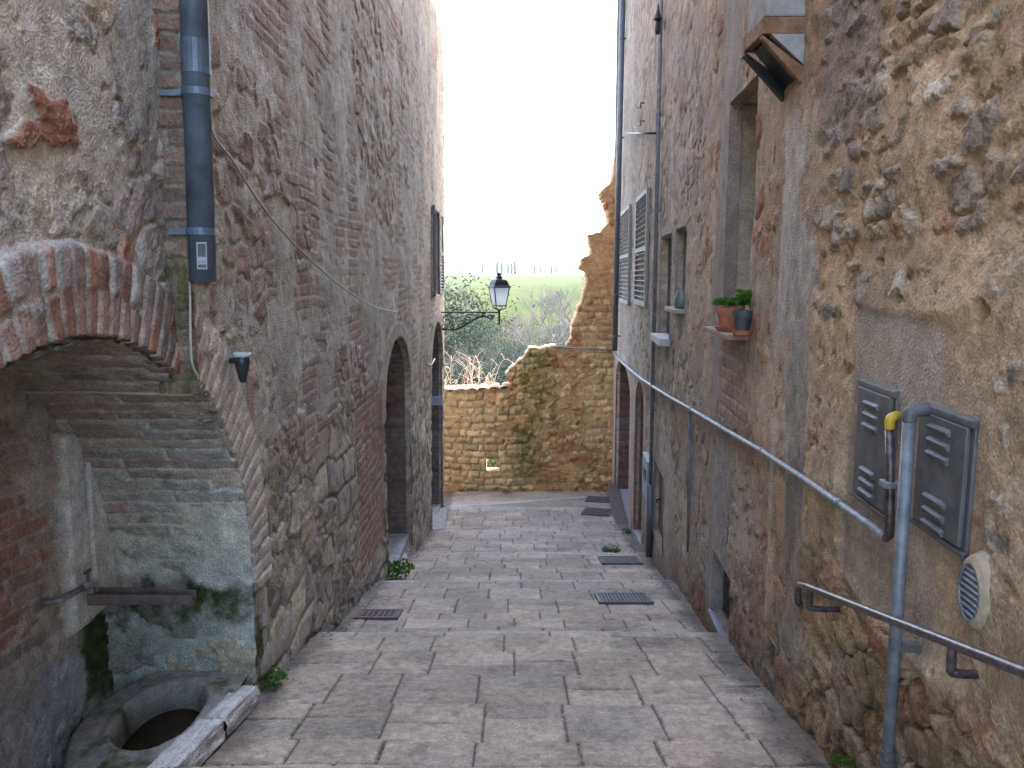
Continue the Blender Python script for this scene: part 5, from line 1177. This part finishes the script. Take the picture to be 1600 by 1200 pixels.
protoD = make_tree(31, 6.5, 'leafd', 16000, .06); protoO = make_tree(32, 6.0, 'leafo', 15000, .055); protoY = make_tree(33, 4.5, 'leafy', 8000, .05); protoB = make_tree(34, 7.0, None, 0, 0, .75, 7); protoC = make_tree(37, 6.0, None, 0, 0, .95, 7)
kinds = {'d': (protoD, 'dark evergreen tree'), 'o': (protoO, 'olive green tree'), 'y': (protoY, 'small yellowish tree'), 'b': (protoB, 'bare grey tree'), 'c': (protoC, 'spreading bare tree')}
def upix(u, y): return (u - 800) / F * y
TREES = [('o', 618, 34, 1.5), ('d', 716, 37, .8), ('c', 745, 40, 1.1), ('d', 765, 42, .8), ('y', 803, 38, .75), ('d', 838, 44, .8), ('o', 868, 40, .8), ('d', 905, 42, .85), ('b', 735, 58, 1.1), ('c', 760, 60, .95), ('b', 790, 62, .9), ('y', 822, 55, .95), ('b', 850, 60, 1.0), ('c', 873, 66, 1.35), ('b', 900, 70, 1.25), ('o', 712, 52, 1.25), ('o', 752, 50, .9), ('d', 830, 50, .8), ('c', 810, 72, .9), ('b', 705, 72, 1.2), ('c', 925, 58, 1.2), ('b', 912, 150, 1.15), ('c', 730, 78, .9), ('b', 845, 80, .85), ('d', 790, 52, .75)]
used = {}
NEARW = [(0, 36, 'at the near edge of the valley'), (36, 46, 'low in the near part of the wooded valley'), (46, 56, 'in the middle of the wooded valley'), (56, 68, 'on the far side of the wooded valley'), (68, 100, 'at the edge of the green field'), (100, 900, 'alone on the field skyline')]
def horiz(u):
    return 'hidden left of the lantern behind the left house' if u < 690 else 'by the left house' if u < 728 else 'a little left of the lantern' if u < 750 else 'just left of the lantern' if u < 766 else 'right behind the lantern' if u < 798 else 'just right of the lantern' if u < 835 else 'left of the ruined wall top' if u < 882 else 'beside the ruined wall top' if u < 935 else 'behind the right house'
lab_seen = {}
for i, (k, u, y, s) in enumerate(TREES):
    pr, nm = kinds[k]; e = pr if k not in used else copy_tree(pr); used[k] = 1
    place(e, upix(u, y), y, s, i * 1.7, .2)
    wy = [w_ for a, b, w_ in NEARW if a <= y < b][0]; lb = nm + ' ' + wy + ', ' + horiz(u)
    lb = ' '.join(lb.split()[:16])
    tag(e, lb, 'tree', {'d': 'evergreen trees in the valley', 'o': 'olive green trees in the valley', 'y': 'yellowish trees in the valley', 'b': 'tall bare trees in the valley', 'c': 'spreading bare trees in the valley'}[k])
# undergrowth
g_ = np.random.default_rng(5); n = 260000; yy = 30 + 58 * g_.random(n) ** 1.2; xx = g_.uniform(-1, 1, n) * (8 + yy * .22); cl_ = fbm(xx * .35, yy * .35, 4, 511); kk = cl_ > .42; xx = xx[kk]; yy = yy[kk]; hh_ = (cl_[kk] - .42) * 8 * g_.random(kk.sum())
P = np.stack([xx, yy, zter(xx, yy) + hh_], -1); sp_ = g_.random(len(P)) < .55
o = quad_cloud('undergrowth', P[sp_], .075, g_, M['leafo']); tag(o, 'olive green undergrowth covering the wooded slope', 'undergrowth', kind='stuff')
o = quad_cloud('dry_scrub', P[~sp_], .08, g_, M['scrub'], None, .2); tag(o, 'dry brown scrub covering the wooded slope', 'scrub', kind='stuff')
# cypresses on the skyline
def cypress_mesh():
    e = empty('cypress_tree'); g = np.random.default_rng(8); n = 1600; t = g.random(n); r = (.95 * np.sin(np.pi * np.clip(t * .86 + .12, 0, 1)) ** .8) * np.sqrt(g.random(n)); a = g.random(n) * 6.28
    quad_cloud('crown', np.stack([r * np.cos(a), r * np.sin(a), .6 + t * 8.4], -1), .32, g, M['cypress'], e, .6); MB().tube([(0, 0, -.5), (0, 0, 2)], [.2, .15], 6).build('trunk', M['bark'], e); return e
cyp = cypress_mesh(); CY = [(747, .8), (754, 1.35), (765, .7), (777, 1.7), (784, 1.55), (794, 1.5), (799, 1.4), (804, 1.6), (817, .75), (825, .95), (835, 1.3), (844, 1.05), (861, 1.15), (868, 1.2), (876, .9), (889, .95)]
ORD = ['first', 'second', 'third', 'fourth', 'fifth', 'sixth', 'seventh', 'eighth', 'ninth', 'tenth', 'eleventh', 'twelfth', 'thirteenth', 'fourteenth', 'fifteenth', 'sixteenth']
for i, (u, s) in enumerate(CY):
    e = cyp if i == 0 else copy_tree(cyp); y = 328 + (i * 37 % 17); place(e, upix(u, y), y, s * .8, i * 1.1)
    e.scale = (s * .42, s * .42, s * .42)
    tag(e, ('slender dark cypress on the far skyline, %s from the left in the row' % ORD[i]) if i < 16 else 'slender dark cypress on the far ridge, hidden behind the houses', 'cypress', 'cypresses along the far ridge')
# bramble canes behind the low wall
def canes(name, cx, y, n, hmin, hmax, spread, seed, label, thick=.008):
    rnd = random.Random(seed); g = MB()
    for i in range(n):
        a = rnd.uniform(0, 6.28); x0_ = cx + rnd.uniform(-spread, spread) * .6; z0_ = -3.4; h = rnd.uniform(hmin, hmax); dx_ = math.cos(a) * rnd.uniform(.2, .9); dy_ = math.sin(a) * .4
        pts_ = [(x0_, y, z0_), (x0_ + dx_ * .25, y + dy_ * .3, z0_ + h * .65), (x0_ + dx_ * .6, y + dy_ * .6, z0_ + h), (x0_ + dx_ * 1.1, y + dy_, z0_ + h * rnd.uniform(.7, .98))]
        sp_ = smooth_pts(pts_, 5); g.tube(sp_, [thick * (1 - .75 * k / len(sp_)) for k in range(len(sp_))], 5)
        for j in range(5):
            b_ = sp_[rnd.randint(4, len(sp_) - 2)]; d_ = Vector((rnd.uniform(-1, 1), rnd.uniform(-1, 1), rnd.uniform(-.3, 1))) * rnd.uniform(.1, .3); g.tube([b_, b_ + d_ * .5 + Vector((0, 0, .02)), b_ + d_], thick * .45, 3)
    o = g.build(name, M['cane'], None); tag(o, label, 'bramble'); return o
canes('bramble_bush', -.95, 15.75, 46, .7, 1.85, .75, 41, 'bare pale bramble canes arching behind the low wall at left')
canes('bramble_bush', -.05, 16.1, 12, .9, 1.7, .35, 42, 'few bare twigs beside the broken step of the ruined wall')
o = quad_cloud('ivy_patch', np.random.default_rng(3).normal(size=(1500, 3)) * np.array([.35, .15, .25]) + np.array([-.35, 15.75, -4.05]), .05, np.random.default_rng(4), M['leafy']); tag(o, 'pale ivy leaves seen through the square hole of the ruined wall', 'ivy')

# ================================================================== HAZE
hz = MB().box((0, 1265, -3.5), (3200, 2670, 27)).build('haze', None); hz.data.materials.clear()
m = bpy.data.materials.new('haze_air'); m.use_nodes = True; t = m.node_tree; t.nodes.remove(t.nodes['Principled BSDF'])
pv = t.nodes.new('ShaderNodeVolumePrincipled'); pv.inputs['Color'].default_value = (.80, .88, 1, 1); pv.inputs['Density'].default_value = .0003; pv.inputs['Anisotropy'].default_value = .3
t.links.new(pv.outputs[0], t.nodes['Material Output'].inputs['Volume']); hz.data.materials.append(m); tag(hz, 'pale haze filling the air', kind='stuff')
